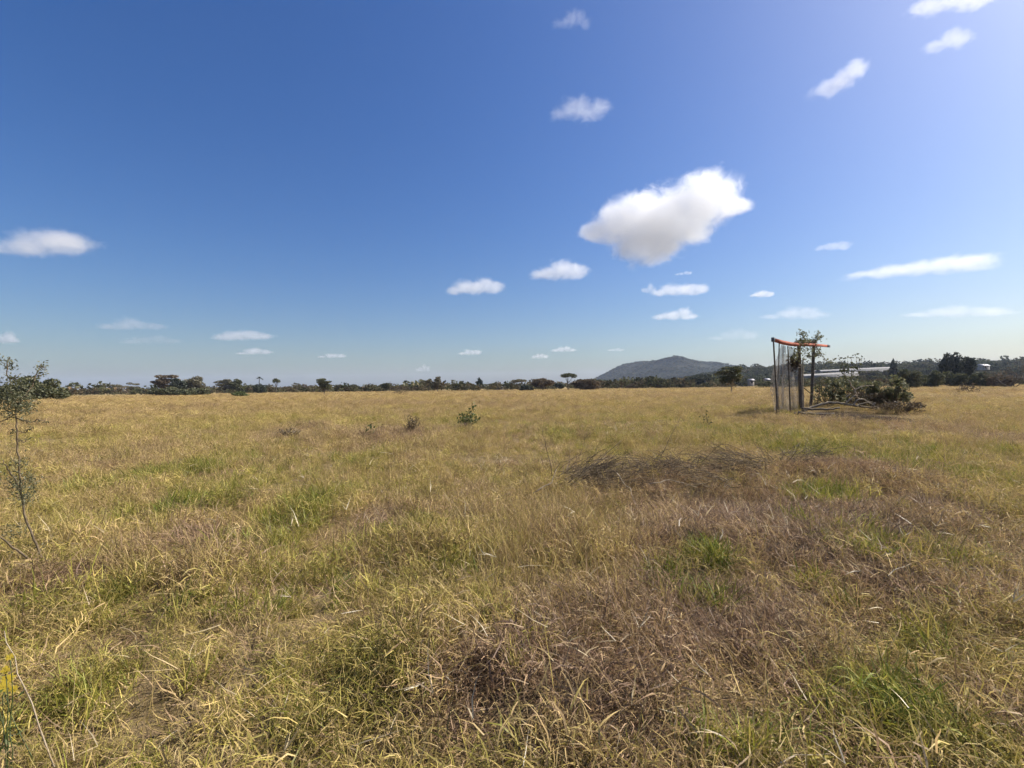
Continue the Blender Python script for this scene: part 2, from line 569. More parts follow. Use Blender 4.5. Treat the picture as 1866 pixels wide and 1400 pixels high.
# ------------------------------------------------------------------ grass
def blade(mb, base, az, L, lean, curl, w, r, segs=4, wig=0.15, droop=0.0):
    """one ribbon; lean = start angle from vertical, curl = extra bend over its length"""
    s = np.linspace(0, 1, segs + 1)
    th = lean + curl * s + r.normal(0, wig, segs + 1).cumsum() * 0.5
    azs = az + r.normal(0, wig * 1.6, segs + 1).cumsum() * 0.6
    st = L / segs
    d = np.stack([np.sin(th) * np.cos(azs), np.sin(th) * np.sin(azs), np.cos(th)], 1)
    p = np.vstack([[0, 0, 0], np.cumsum(d[1:] * st, axis=0)]) + base
    p[:, 2] = np.maximum(p[:, 2], 0.004 + 0.01 * r.random())
    side = np.array([-math.sin(az), math.cos(az), 0.0]) + r.normal(0, 0.5, 3)
    side /= np.linalg.norm(side)
    wd = w * (1 - s ** 1.6) * 0.5
    wd[0] *= 0.7
    a = p[:-1] - side * wd[:-1, None]; b = p[:-1] + side * wd[:-1, None]
    v = np.empty((2 * segs + 1, 3)); v[0:2 * segs:2] = a; v[1:2 * segs:2] = b; v[-1] = p[-1]
    q = [(2 * i, 2 * i + 1, 2 * i + 3, 2 * i + 2) for i in range(segs - 1)]
    t = [(2 * segs - 2, 2 * segs - 1, 2 * segs)]
    mb.add(v, q, t, np.full(len(v), r.random()))


def tuft(kind, seed):
    r = np.random.default_rng(seed)
    mb = MB()
    main = r.uniform(0, 2 * math.pi)
    if kind == 'wispy':          # short curled half-dry leaves borne all the way up thin stems
        for k in range(66):
            rad = 0.13 * math.sqrt(r.random()); a = r.uniform(0, 6.283)
            az = r.normal(main, 1.6)
            z = 0.15 * r.random() ** 1.3
            blade(mb, (rad * math.cos(a), rad * math.sin(a), z), az, r.uniform(0.05, 0.16), r.uniform(0.1, 1.2), r.uniform(0.2, 2.2),
                  r.uniform(0.003, 0.0075), r, 3, 0.28)
        for k in range(14):
            rad = 0.12 * math.sqrt(r.random()); a = r.uniform(0, 6.283)
            blade(mb, (rad * math.cos(a), rad * math.sin(a), 0), r.uniform(0, 6.283), r.uniform(0.14, 0.34), r.uniform(0.1, 0.8), r.uniform(0.2, 1.5), r.uniform(0.0024, 0.0046), r, 4, 0.14)
    elif kind == 'green':
        for k in range(48):
            rad = 0.10 * math.sqrt(r.random()); a = r.uniform(0, 6.283)
            az = r.normal(main, 1.5)
            blade(mb, (rad * math.cos(a), rad * math.sin(a), 0.06 * r.random()), az, r.uniform(0.08, 0.24), r.uniform(0.05, 0.75), r.uniform(0.1, 1.2),
                  r.uniform(0.005, 0.0105), r, 3, 0.1)
    elif kind == 'matted':       # fallen litter, combed one way
        for k in range(64):
            rad = 0.17 * math.sqrt(r.random()); a = r.uniform(0, 6.283)
            az = r.normal(0, 0.75)
            blade(mb, (rad * math.cos(a), rad * math.sin(a), r.uniform(0, 0.05)), az, r.uniform(0.05, 0.17), r.uniform(0.8, 1.6), r.uniform(-0.3, 0.8),
                  r.uniform(0.0035, 0.008), r, 3, 0.4)
    elif kind == 'tall':         # thin upright flowering stems
        for k in range(9):
            rad = 0.12 * math.sqrt(r.random()); a = r.uniform(0, 6.283)
            az = r.normal(main, 1.0)
            L = r.uniform(0.30, 0.62)
            blade(mb, (rad * math.cos(a), rad * math.sin(a), 0), az, L, r.uniform(0.0, 0.3), r.uniform(0.1, 0.8), r.uniform(0.0022, 0.0034), r, 5, 0.06)
    elif kind == 'straw':        # broken pale leaf blades, some forked
        for k in range(3):
            a = r.uniform(0, 6.283)
            base = np.array([r.normal(0, 0.12), r.normal(0, 0.12), r.uniform(0.02, 0.12)])
            for f in range(r.integers(1, 4)):
                blade(mb, base, a + r.normal(0, 0.5), r.uniform(0.08, 0.22), r.uniform(0.6, 1.5), r.uniform(-0.2, 0.6), r.uniform(0.004, 0.008), r, 3, 0.2)
    return mb


# patches: photo pixel of the middle, half width and half height in pixels, weight
GREEN = [(400, 900, 330, 80, .34), (250, 800, 250, 40, .25), (1100, 810, 300, 50, .34), (300, 1180, 250, 90, .28), (1700, 880, 150, 60, .4), (190, 890, 110, 22, 1.0), (340, 862, 80, 26, 1.0), (330, 930, 60, 28, 1.0), (540, 955, 75, 60, 1.1), (150, 1120, 110, 40, .6), (560, 1230, 120, 60, .35),
         (1290, 1040, 50, 25, 1.2), (1250, 1100, 75, 40, 1.1), (1620, 1330, 120, 80, 1.0), (1520, 920, 60, 25, .9), (1500, 1110, 60, 40, .6), (1650, 1030, 130, 45, .7),
         (1450, 985, 25, 10, 1.1), (1560, 830, 160, 28, .9), (1380, 800, 150, 26, .7), (1400, 755, 60, 16, .8), (850, 775, 120, 25, .45), (650, 775, 60, 12, .4),
         (1780, 880, 90, 35, 1.0), (820, 1060, 90, 40, .4), (880, 1120, 90, 40, .5), (100, 1330, 110, 80, .6), (1200, 780, 200, 30, .45), (1680, 820, 120, 25, .6), (1720, 1220, 60, 40, .8), (1300, 1390, 120, 40, .6), (640, 1290, 90, 60, .3), (450, 830, 90, 18, .5), (120, 800, 120, 25, .35)]
BROWN = [(1640, 1090, 200, 120, .85), (1480, 1010, 340, 130, 1.05), (1250, 1180, 270, 120, 1.0), (1800, 1100, 120, 200, .8), (1820, 1330, 110, 120, .95), (1040, 1330, 200, 80, .85), (950, 960, 120, 40, .5), (700, 960, 200, 50, .45), (1420, 990, 170, 60, 1.1), (1320, 960, 130, 40, .9), (1560, 880, 150, 35, 1.0), (1350, 1160, 190, 90, 1.0), (1080, 1250, 170, 110, 1.0), (900, 1230, 110, 60, 1.0), (880, 1320, 130, 60, .7),
         (1700, 950, 100, 40, 1.0), (340, 1010, 100, 40, .9), (120, 1085, 80, 40, .9), (800, 1000, 80, 25, .5), (940, 985, 60, 25, .6), (1230, 880, 210, 40, .8), (1560, 1080, 120, 50, .8),
         (740, 795, 90, 18, .6), (527, 790, 45, 14, .8), (1760, 1300, 110, 90, .7), (1180, 1370, 160, 60, .7), (1740, 790, 120, 25, .7), (400, 1120, 100, 30, .5), (60, 1270, 60, 40, .5), (1600, 770, 90, 20, .9), (220, 1030, 80, 30, .4)]


def ground_patch(lst):
    res = []
    for (px, py, hw, hh, w) in lst:
        x, y = on_ground(px, py)
        x0, y0 = on_ground(px, py + hh); x1, y1 = on_ground(px, max(py - hh, horizon(px) + 14))
        rx = hw / RES_F * y
        res.append((x, (y0 + y1) / 2, max(rx, 0.12), max((y1 - y0) / 2, 0.12), w))
    return res


GP, BP = ground_patch(GREEN), ground_patch(BROWN)


def patch_val(lst, x, y):
    v = np.zeros_like(x)
    for (cx_, cy_, rx, ry, w) in lst:
        d2 = ((x - cx_) / rx) ** 2 + ((y - cy_) / ry) ** 2
        v = np.maximum(v, w * np.exp(-d2 ** 1.5))
    return v


def field_masks(x, y):
    r = np.hypot(x, y)
    warp = 0.35 * fbm(x / 0.5, y / 0.5, 31, 3)
    warp2 = 0.35 * fbm(x / 0.5, y / 0.5, 41, 3)
    g = patch_val(GP, x + warp, y + warp2) + 0.8 * np.clip(fbm(x / 1.6, y / 1.6, 51, 4) - 0.13, 0, 1) * 2
    b = patch_val(BP, x + warp, y + warp2) + 0.9 * np.clip(fbm(x / 1.3, y / 1.3, 61, 4) - 0.14, 0, 1) * 2
    far = np.clip((r - 16) / 30, 0, 1)
    g = g * (1 - 0.75 * far)
    return np.clip(g, 0, 1.2), np.clip(b, 0, 1.2) * (1 - 0.6 * far), far


def sample_field(dens_scale=1.0, bands=None, half=math.radians(62)):
    X = []; Y = []
    for (r0, r1, d) in bands:
        h = math.pi if r1 <= 2.6 else half
        n = int(d * dens_scale * h * (r1 * r1 - r0 * r0))
        a = rng.uniform(-h, h, n); r = np.sqrt(rng.uniform(r0 * r0, r1 * r1, n))
        X.append(r * np.sin(a)); Y.append(r * np.cos(a))
    x = np.concatenate(X); y = np.concatenate(Y)
    keep = soil_shade_amount(x, y) < rng.uniform(0.05, 0.7, len(x))
    return x[keep], y[keep]


def lay(x, y, s, sxy, tilt=0.25):
    pts = np.stack([x, y, gz(x, y) - 0.01], 1)
    rot = np.stack([rng.normal(0, tilt, len(x)), rng.normal(0, tilt, len(x)), rng.uniform(0, 6.283, len(x))], 1)
    scl = np.stack([s * sxy, s * sxy, s], 1)
    return pts, rot, scl


BANDS = [(0.35, 2.5, 115), (2.5, 5, 115), (5, 9, 68), (9, 16, 32), (16, 30, 13), (30, 60, 4.8), (60, 120, 1.8), (120, 270, 0.6)]


def grow():
    # the half-dry sward
    x, y = sample_field(1.0, BANDS)
    g, b, far = field_masks(x, y)
    keep = rng.random(len(x)) < np.clip(1.0 - 0.95 * b - 0.35 * g + 1.1 * fbm(x / 0.6, y / 0.6, 87, 2), 0.07, 1)
    x, y, g, b, far = x[keep], y[keep], g[keep], b[keep], far[keep]
    r = np.hypot(x, y)
    big = fbm(x / 7.0, y / 7.0, 71, 3)
    tone = 0.44 + 0.30 * g - 0.30 * b + 0.30 * big + rng.normal(0, 0.09, len(x)) + 0.35 * fbm(x / 0.7, y / 0.7, 89, 2)
    tone = tone * (1 - far) + far * (0.39 + 0.25 * big + rng.normal(0, 0.05, len(x)))
    s = rng.uniform(0.75, 1.25, len(x)) * (1 + 0.35 * np.clip((r - 4) / 30, 0, 1)) * (0.88 + 0.9 * fbm(x / 2.2, y / 2.2, 81, 3) + 0.8 * fbm(x / 0.55, y / 0.55, 83, 2))
    sxy = 1 + 1.6 * np.clip((r - 8) / 60, 0, 1)
    p, ro, sc = lay(x, y, s, sxy)
    scatter('dry_grass', 'half-dry straw and olive grass covering the whole field', 'grass', [tuft('wispy', 100 + k) for k in range(14)], p, ro, sc, tone, M['grass'])
    # tussocks: knots of taller grass standing out of the sward
    cn = 520
    ca = rng.uniform(-1.08, 1.08, cn); cr = 4 + 56 * rng.random(cn) ** 1.7
    off = rng.normal(0, 1, (cn, 14, 2)) * (0.16 + 0.006 * cr)[:, None, None]
    x = ((cr * np.sin(ca))[:, None] + off[..., 0]).ravel(); y = ((cr * np.cos(ca))[:, None] + off[..., 1]).ravel()
    r = np.hypot(x, y); g, b, far = field_masks(x, y)
    tone = 0.42 + 0.25 * g + np.repeat(rng.normal(0, .12, cn), 14) + rng.normal(0, .05, len(x))
    s = np.repeat(rng.uniform(1.0, 1.75, cn), 14) * rng.uniform(.7, 1.1, len(x))
    ok = (soil_shade_amount(x, y) < .05) & (b < .6)
    x, y, r, tone, s = x[ok], y[ok], r[ok], tone[ok], s[ok]
    p, ro, sc = lay(x, y, s, .8 + .6 * np.clip((r - 8) / 60, 0, 1), .3)
    scatter('grass_tussocks', 'knots of taller shaggy grass standing out of the field', 'grass', [tuft('wispy', 150 + k) for k in range(8)], p, ro, sc, tone, M['grass'])
    # fresh tufts
    x, y = sample_field(0.9, [(0.35, 2.5, 150), (2.5, 5, 150), (5, 9, 75), (9, 16, 36), (16, 30, 12), (30, 60, 2)])
    g, b, far = field_masks(x, y)
    keep = rng.random(len(x)) < np.clip(g * 1.0 - 0.18, 0.012, 0.9)
    x, y, g, b = x[keep], y[keep], g[keep], b[keep]
    r = np.hypot(x, y)
    tone = 0.66 + 0.22 * np.clip(g, 0, 1) + rng.normal(0, 0.07, len(x))
    s = rng.uniform(0.7, 1.2, len(x)) * (1 + 0.2 * np.clip((r - 4) / 20, 0, 1))
    p, ro, sc = lay(x, y, s, 1 + 1.0 * np.clip((r - 8) / 40, 0, 1))
    scatter('green_grass', 'fresh green grass tufts growing among the dry grass', 'grass', [tuft('green', 200 + k) for k in range(10)], p, ro, sc, tone, M['grass'])
    # fallen litter
    x, y = sample_field(1.15, [(0.35, 2.5, 150), (2.5, 5, 150), (5, 9, 70), (9, 16, 25), (16, 30, 7)])
    g, b, far = field_masks(x, y)
    keep = rng.random(len(x)) < np.clip(b * 1.1 - 0.05, 0.14, 1)
    x, y, g, b = x[keep], y[keep], g[keep], b[keep]
    r = np.hypot(x, y)
    tone = 0.16 + 0.16 * (1 - np.clip(b, 0, 1)) + rng.normal(0, 0.06, len(x)) + 0.12 * fbm(x / 0.8, y / 0.8, 91, 3)
    s = rng.uniform(0.8, 1.3, len(x)) * (1 + 0.5 * np.clip((r - 4) / 20, 0, 1))
    p, ro, sc = lay(x, y, s, 1.0, 0.18)
    ro[:, 2] = 12 * fbm(x / 1.5, y / 1.5, 95, 2) + rng.normal(0, .5, len(x))
    scatter('matted_dead_grass', 'brown matted dead grass lying flat in patches', 'grass', [tuft('matted', 300 + k) for k in range(14)], p, ro, sc, tone, M['grass'])
    # standing thin stems
    x, y = sample_field(1.0, [(0.35, 2.5, 5), (2.5, 5, 6), (5, 9, 8), (9, 16, 10), (16, 30, 6), (30, 60, 2.2), (60, 110, 0.8)])
    sx, sy = on_ground(1000, 1010)
    k = int(330); ex = rng.normal(sx, 0.42, k); ey = rng.normal(sy, 0.75, k)     # the denser stand of stems in mid field
    x = np.concatenate([x, ex]); y = np.concatenate([y, ey])
    r = np.hypot(x, y)
    tone = 0.39 + rng.normal(0, 0.08, len(x))
    p, ro, sc = lay(x, y, rng.uniform(0.6, 1.15, len(x)), 1 + 0.8 * np.clip((r - 10) / 50, 0, 1), 0.12)
    scatter('tall_grass_stems', 'thin upright straw coloured grass stems in the field', 'grass', [tuft('tall', 400 + k) for k in range(8)], p, ro, sc, tone, M['grass'])
    # pale broken straws
    x, y = sample_field(1.0, [(0.35, 2.5, 8), (2.5, 5, 6), (5, 9, 4), (9, 16, 2)])
    tone = rng.uniform(0, 1, len(x)) ** 1.5
    p, ro, sc = lay(x, y, rng.uniform(0.6, 1.3, len(x)), 1.0, 0.2)
    p[:, 2] += rng.uniform(0.0, 0.10, len(x))
    scatter('broken_straws', 'pale bleached broken straws lying on the grass', 'straw', [tuft('straw', 500 + k) for k in range(12)], p, ro, sc, tone, M['straw'])


grow()


# ------------------------------------------------------------------ trees
def crown_of(kind, H, W, r):
    """list of (centre, radii) foliage clumps and the limb tips they hang on"""
    cl = []
    R = W / 2
    if kind == 'umbrella':
        n = max(5, int(r.integers(6, 10)))
        for k in range(n):
            a = k * 2.4 + r.uniform(-.4, .4); q = R * 0.72 * math.sqrt((k + .3) / n)
            cl.append(((q * math.cos(a), q * math.sin(a), H * (0.93 - 0.14 * (q / R) ** 2 + r.uniform(-.04, .02))), (R * r.uniform(.34, .5), R * r.uniform(.34, .5), H * r.uniform(.075, .125))))
    elif kind == 'layered':
        for lv, f in enumerate((0.45, 0.62, 0.78, 0.93)):
            n = 5 - (lv == 3) * 2
            for k in range(n):
                a = r.uniform(0, 6.283); q = R * r.uniform(.2, .68) * (1.05 - 0.35 * (lv == 0))
                cl.append(((q * math.cos(a), q * math.sin(a), H * (f + r.uniform(-.05, .04))), (R * r.uniform(.3, .5), R * r.uniform(.3, .5), H * r.uniform(.05, .09))))
    elif kind == 'airy':
        for k in range(13):
            a = r.uniform(0, 6.283); q = R * r.uniform(.15, .85); f = r.uniform(.42, .95)
            q *= 1.0 if f > .6 else .8
            cl.append(((q * math.cos(a), q * math.sin(a), H * f), (R * r.uniform(.16, .32), R * r.uniform(.16, .32), H * r.uniform(.04, .08))))
    elif kind == 'round':
        for k in range(15):
            u = r.normal(0, 1, 3); u /= np.linalg.norm(u)
            cl.append(((u[0] * R * .62, u[1] * R * .62, H * (.60 + u[2] * .30)), (R * r.uniform(.3, .48), R * r.uniform(.3, .48), H * r.uniform(.11, .18))))
        cl.append(((0, 0, H * .55), (R * .6, R * .6, H * .33)))
    elif kind == 'bush':
        for k in range(20):
            a = r.uniform(0, 6.283); q = R * .8 * math.sqrt(r.random()); zz = H * r.uniform(.22, .86) * (1 - .5 * (q / R) ** 2)
            cl.append(((q * math.cos(a), q * math.sin(a), zz), (R * r.uniform(.2, .36), R * r.uniform(.2, .36), H * r.uniform(.13, .24))))
        cl.append(((0, 0, H * .36), (R * .7, R * .7, H * .34)))
    elif kind == 'ovoid':
        for k in range(14):
            f = (k + .5) / 14; w = math.sin(math.pi * min(1, f * .85 + .16)) ** .7
            a = r.uniform(0, 6.283)
            cl.append(((R * .35 * w * math.cos(a), R * .35 * w * math.sin(a), H * (.14 + .8 * f)), (R * .68 * w, R * .68 * w, H * .09)))
    elif kind == 'bare':
        pass
    return cl


def branchlets(mb, p, d, L, rad, depth, r, sides=4, spread=0.7, tips=None):
    n = 4
    e = p + d * L
    pts = wiggle(p, e, n, .12, r)
    tube(mb, pts, np.linspace(rad, rad * .6, n), sides, r.random(), False)
    if depth == 0:
        if tips is not None: tips.append(pts[-1])
        return
    for k in range(int(r.integers(2, 4))):
        nd = d + r.normal(0, spread, 3); nd[2] += 0.12
        nd /= np.linalg.norm(nd)
        branchlets(mb, pts[-1] if k else pts[2], nd, L * r.uniform(.55, .85), rad * .6, depth - 1, r, sides, spread, tips)


def make_tree(name, label, px, top, wpx, Y, kind, mat, group=None, bark='bark', dens=1.0, leaf=None, cat='tree', trunk_vis=0.0, loc=None, HW=None, seed=None):
    r = np.random.default_rng(seed if seed is not None else int(px * 7 + top * 13 + Y))
    if loc is None:
        P = at(px, top, Y)
        z0 = gz1(P.x, Y) - 0.05
        H = P.z - z0; W = wpx / RES_F * Y
        loc = (P.x, Y, z0)
    else:
        H, W = HW
        P = Vector(loc)
    root = empty(name, loc)
    tag(root, label, cat, group)
    R = W / 2
    cl = crown_of(kind, H, W, r)
    tb = MB()
    tr = max(0.05, H * 0.022)
    if kind == 'bare':
        tips = []
        for k in range(6):
            a = r.uniform(0, 6.283); d = np.array([math.cos(a) * .6 * W / H, math.sin(a) * .6 * W / H, .75]); d /= np.linalg.norm(d)
            branchlets(tb, np.array([r.normal(0, R * .1), r.normal(0, R * .1), 0]), d, H * .36, tr * .8, 3, r, 4, .6, tips)
        tb.build('trunk', M[bark], root)
        cb = MB()
        tp = np.array(tips)
        c = np.repeat(tp, 5, 0) + r.normal(0, H * .05, (len(tp) * 5, 3))
        leaves(cb, c, None, leaf or H * .022, r)
        cb.build('crown', M[mat], root)
        return root
    fork = {'umbrella': .42, 'layered': .22, 'airy': .25, 'round': .28, 'bush': .10, 'ovoid': .5}[kind] * H
    lean = r.normal(0, .03 * H, 2)
    tp = wiggle((0, 0, 0), (lean[0], lean[1], fork), 5, .06, r)
    tube(tb, tp, np.linspace(tr * 1.35, tr, 5), 7)
    for (c, rad) in cl:
        c = np.asarray(c)
        tgt = c - np.array([0, 0, rad[2] * .5])
        pts = wiggle(tp[-1] if r.random() < .7 else tp[-2], tgt, 6, .09, r, .04)
        tube(tb, pts, np.linspace(tr * .62, tr * .16, 6), 5, .5, False)
    tb.build('trunk', M[bark], root)
    cb = MB()
    ls = leaf or max(0.10, 0.020 * (H + W) / 2 + 0.0009 * Y)
    for (c, rad) in cl:
        vol = (rad[0] * rad[1] + rad[0] * rad[2] + rad[1] * rad[2]) * 4.2
        n = int(np.clip(dens * 0.85 * vol / (ls * ls), 40, 900))
        leaves(cb, clump_points(c, rad, n, r), None, ls, r, .55, .25)
    cb.build('crown', M[mat], root)
    return root


TREES = [
    # px, top, width, distance, kind, material, density, label
    (64, 686, 96, 84, 'bush', 'olive', 1.2, 'broad dense olive bush at the left edge behind the thorn sapling'),
    (184, 701, 44, 265, 'airy', 'grey', .8, 'pale flat crowned acacia, leftmost of the far tree line'),
    (208, 701, 26, 265, 'umbrella', 'grey', .7, 'small flat acacia between the two leftmost wide ones'),
    (240, 697, 46, 255, 'airy', 'grey', .9, 'ragged spiky topped acacia left of the dark tree clump'),
    (302, 684, 44, 205, 'layered', 'brown', .9, 'grey brown umbrella tree at the left end of the dark clump'),
    (323, 690, 34, 200, 'round', 'dark', .9, 'dark round tree in the middle of the dark clump'),
    (354, 686, 38, 205, 'round', 'grey', .9, 'domed olive tree at the right end of the dark clump'),
    (300, 703, 60, 175, 'bush', 'olive', 1.0, 'low dark bush at the foot of the umbrella tree'),
    (346, 706, 64, 172, 'bush', 'olive', 1.0, 'low olive bush at the foot of the domed tree'),
    (410, 692, 32, 235, 'layered', 'grey', .9, 'wide flat acacia just right of the dark clump'),
    (431, 692, 24, 235, 'round', 'olive', .9, 'small round olive tree touching the wide flat acacia'),
    (450, 698, 22, 250, 'bush', 'olive', .9, 'low bush left of the dark domed bush'),
    (474, 694, 25, 225, 'bush', 'dark', 1.2, 'nearly black domed bush under the palm-like tree'),
    (437, 712, 30, 120, 'bush', 'green', .8, 'small yellow green bush in front of the far scrub'),
    (503, 691, 14, 235, 'umbrella', 'olive', .8, 'small thin stemmed umbrella tree right of the palm-like tree'),
    (541, 697, 20, 245, 'airy', 'grey', .8, 'little flat acacia halfway between the thin umbrella and the layered tree'),
    (559, 699, 18, 250, 'airy', 'brown', .8, 'grey brown open crowned tree left of the layered tree'),
    (591, 690, 29, 150, 'layered', 'olive', 1.1, 'dark layered tree standing forward of the tree line'),
    (616, 701, 18, 240, 'airy', 'grey', .7, 'pale flat little tree just right of the layered tree'),
    (631, 704, 16, 250, 'round', 'olive', .9, 'small round tree, first right of the pale flat one'),
    (648, 701, 22, 240, 'layered', 'dark', .9, 'dark flat topped tree, second right of the pale flat one'),
    (667, 706, 18, 250, 'round', 'olive', .9, 'low round tree, third right of the pale flat one'),
    (704, 698, 22, 235, 'round', 'olive', .9, 'round olive tree beside the dead stem'),
    (687, 703, 18, 240, 'bush', 'olive', .9, 'low dark bush left of the dead stem'),
    (746, 700, 20, 240, 'airy', 'grey', .8, 'open grey tree right of the bare brown bush'),
    (781, 690, 32, 190, 'airy', 'grey', 1.2, 'tall open grey green acacia, left of a pair'),
    (797, 686, 14, 190, 'layered', 'grey', 1.0, 'narrow layered acacia, right of a pair'),
    (873, 688, 16, 250, 'ovoid', 'dark', 1.3, 'dark compact egg shaped tree in mid tree line'),
    (840, 700, 40, 260, 'bush', 'olive', .9, 'long low olive bush left of the egg shaped tree'),
    (903, 698, 16, 300, 'round', 'dark', .9, 'small dark tree right of the egg shaped tree'),
    (946, 692, 34, 230, 'umbrella', 'grey', .75, 'flat airy acacia between the egg shaped and the brown domed tree'),
    (988, 688, 42, 205, 'round', 'brown', 1.0, 'brown domed tree left of the tall umbrella acacia'),
    (958, 700, 26, 200, 'bush', 'dark', 1.0, 'dark low bush at the foot of the brown domed tree'),
    (1035, 681, 32, 190, 'umbrella', 'olive', .9, 'tall umbrella acacia with bare stem, left of the hill'),
    (1020, 698, 24, 230, 'round', 'dark', .9, 'dark round tree beneath the tall umbrella acacia'),
    (1068, 690, 62, 185, 'bush', 'brown', 1.0, 'wide brownish thicket at the left foot of the hill'),
    (1272, 683, 46, 260, 'round', 'dark', 1.0, 'dark domed tree in front of the hill'),
    (1200, 697, 26, 240, 'bush', 'brown', .9, 'small brown bush below the hill summit'),
    (1150, 700, 22, 240, 'bush', 'brown', .9, 'small brown bush below the left hill slope'),
    (1628, 653, 16, 290, 'ovoid', 'dark', 1.3, 'dark bluish pointed tree at the right end of the greenhouses'),
    (1735, 641, 40, 185, 'round', 'dark', 1.2, 'tall nearly black round tree on the right skyline'),
    (1764, 650, 24, 185, 'round', 'dark', 1.0, 'smaller dark tree leaning on the tall black round tree'),
    (1658, 672, 46, 120, 'bush', 'olive', 1.0, 'green bush right behind the cut brush'),
    (1700, 674, 46, 128, 'bush', 'olive', 1.0, 'olive bush left below the tall black tree'),
    (1742, 674, 52, 132, 'bush', 'olive', 1.0, 'olive bush straight below the tall black tree'),
    (1790, 677, 46, 128, 'bush', 'olive', 1.0, 'olive bush between the black tree and the bare thicket'),
    (1822, 679, 40, 124, 'bush', 'brown', .9, 'brownish low bush at the foot of the bare thicket'),
]
for (px, top, w, Y, kind, mat, dens, label) in TREES:
    nm = {'umbrella': 'acacia_tree', 'layered': 'acacia_tree', 'airy': 'acacia_tree', 'round': 'broadleaf_tree', 'ovoid': 'conical_tree', 'bush': 'bush'}[kind]
    make_tree(nm, label, px, top, w, Y, kind, M and mat, 'trees and bushes along the edge of the field', dens=dens, cat='bush' if kind == 'bush' else 'tree')

make_tree('thorn_bush', 'bare brown leafless bush standing in the field before the tree line', 727, 698, 24, 120, 'bare', 'brown', cat='bush')
make_tree('thorn_thicket', 'tall grey brown leafless thicket at the right edge', 1880, 640, 90, 105, 'bare', 'brown', cat='bush')
make_tree('thorn_thicket', 'lower leafless thicket left of the tall one', 1838, 656, 60, 112, 'bare', 'brown', cat='bush')
make_tree('field_tree', 'small dark open tree with pale trunk left of the orange beam', 1332, 668, 48, 90, 'layered', 'olive', bark='pale_bark', dens=.9)


def palm_like():
    P = at(472, 684, 235)
    root = empty('palm_tree', (P.x, 235, 0))
    tag(root, 'dark palm-like tree with a tufted head on a thin stem', 'tree', 'trees and bushes along the edge of the field')
    r = np.random.default_rng(4)
    H = P.z
    tb = MB(); tube(tb, wiggle((0, 0, 0), (.2, 0, H * .86), 6, .02, r), np.linspace(.22, .15, 6), 7); tb.build('trunk', M['bark'], root)
    cb = MB()
    for k in range(26):
        a = k * 2.4; el = r.uniform(-.2, 1.2)
        L = r.uniform(1.7, 2.5)
        d = np.array([math.cos(a) * math.cos(el), math.sin(a) * math.cos(el), math.sin(el) * .8])
        s = np.linspace(0, 1, 6)
        p = np.array([.2, 0, H * .84]) + d * (s * L)[:, None]; p[:, 2] -= s ** 2 * L * .35
        side = np.cross(d, (0, 0, 1)); side /= np.linalg.norm(side) + 1e-6
        w = .28 * np.sin(math.pi * np.clip(s * .85 + .12, 0, 1))
        v = np.vstack([p - side * w[:, None], p + side * w[:, None]])
        cb.add(v, [(i, i + 1, i + 7, i + 6) for i in range(5)], None, np.full(12, r.random()))
    cb.build('crown', M['dark'], root)


palm_like()


def dead_stem(px, top, Y, label):
    P = at(px, top, Y)
    root = empty('dead_tree', (P.x, Y, 0)); tag(root, label, 'tree')
    r = np.random.default_rng(int(px))
    tb = MB(); pts = wiggle((0, 0, 0), (.3, 0, P.z), 7, .03, r)
    tube(tb, pts, np.linspace(.16, .05, 7), 6); tb.build('trunk', M['bark'], root)
    for k in range(4):
        bb = MB(); i = 3 + k % 3
        tube(bb, wiggle(pts[i], pts[i] + np.array([r.normal(0, .9), r.normal(0, .5), r.uniform(.4, 1.2)]), 4, .1, r), np.linspace(.06, .02, 4), 5)
        bb.build('branch', M['bark'], root)


dead_stem(710, 695, 225, 'bare dead stem poking above the far tree line')
dead_stem(823, 699, 240, 'short dead tree between the acacia pair and the egg shaped tree')


# far scrub that reads as one mass
def scrub_proto(seed, n=90, H=1.0):
    r = np.random.default_rng(seed); mb = MB()
    for k in range(6):
        a = r.uniform(0, 6.283); q = .5 * math.sqrt(r.random())
        c = (q * math.cos(a), q * math.sin(a), r.uniform(.3, .75))
        leaves(mb, clump_points(c, (r.uniform(.25, .42),) * 2 + (r.uniform(.15, .28),), n // 6, r), None, .11, r, .6, .2)
    return mb


SCRUB = [scrub_proto(900 + k) for k in range(8)]


def belt(name, label, x, y, z, h, w, tone):
    n = len(x)
    pts = np.stack([x, y, z], 1)
    rot = np.stack([np.zeros(n), np.zeros(n), rng.uniform(0, 6.283, n)], 1)
    scatter(name, label, 'scrub', SCRUB, pts, rot, np.stack([w, w, h], 1), tone, M['scrub'])


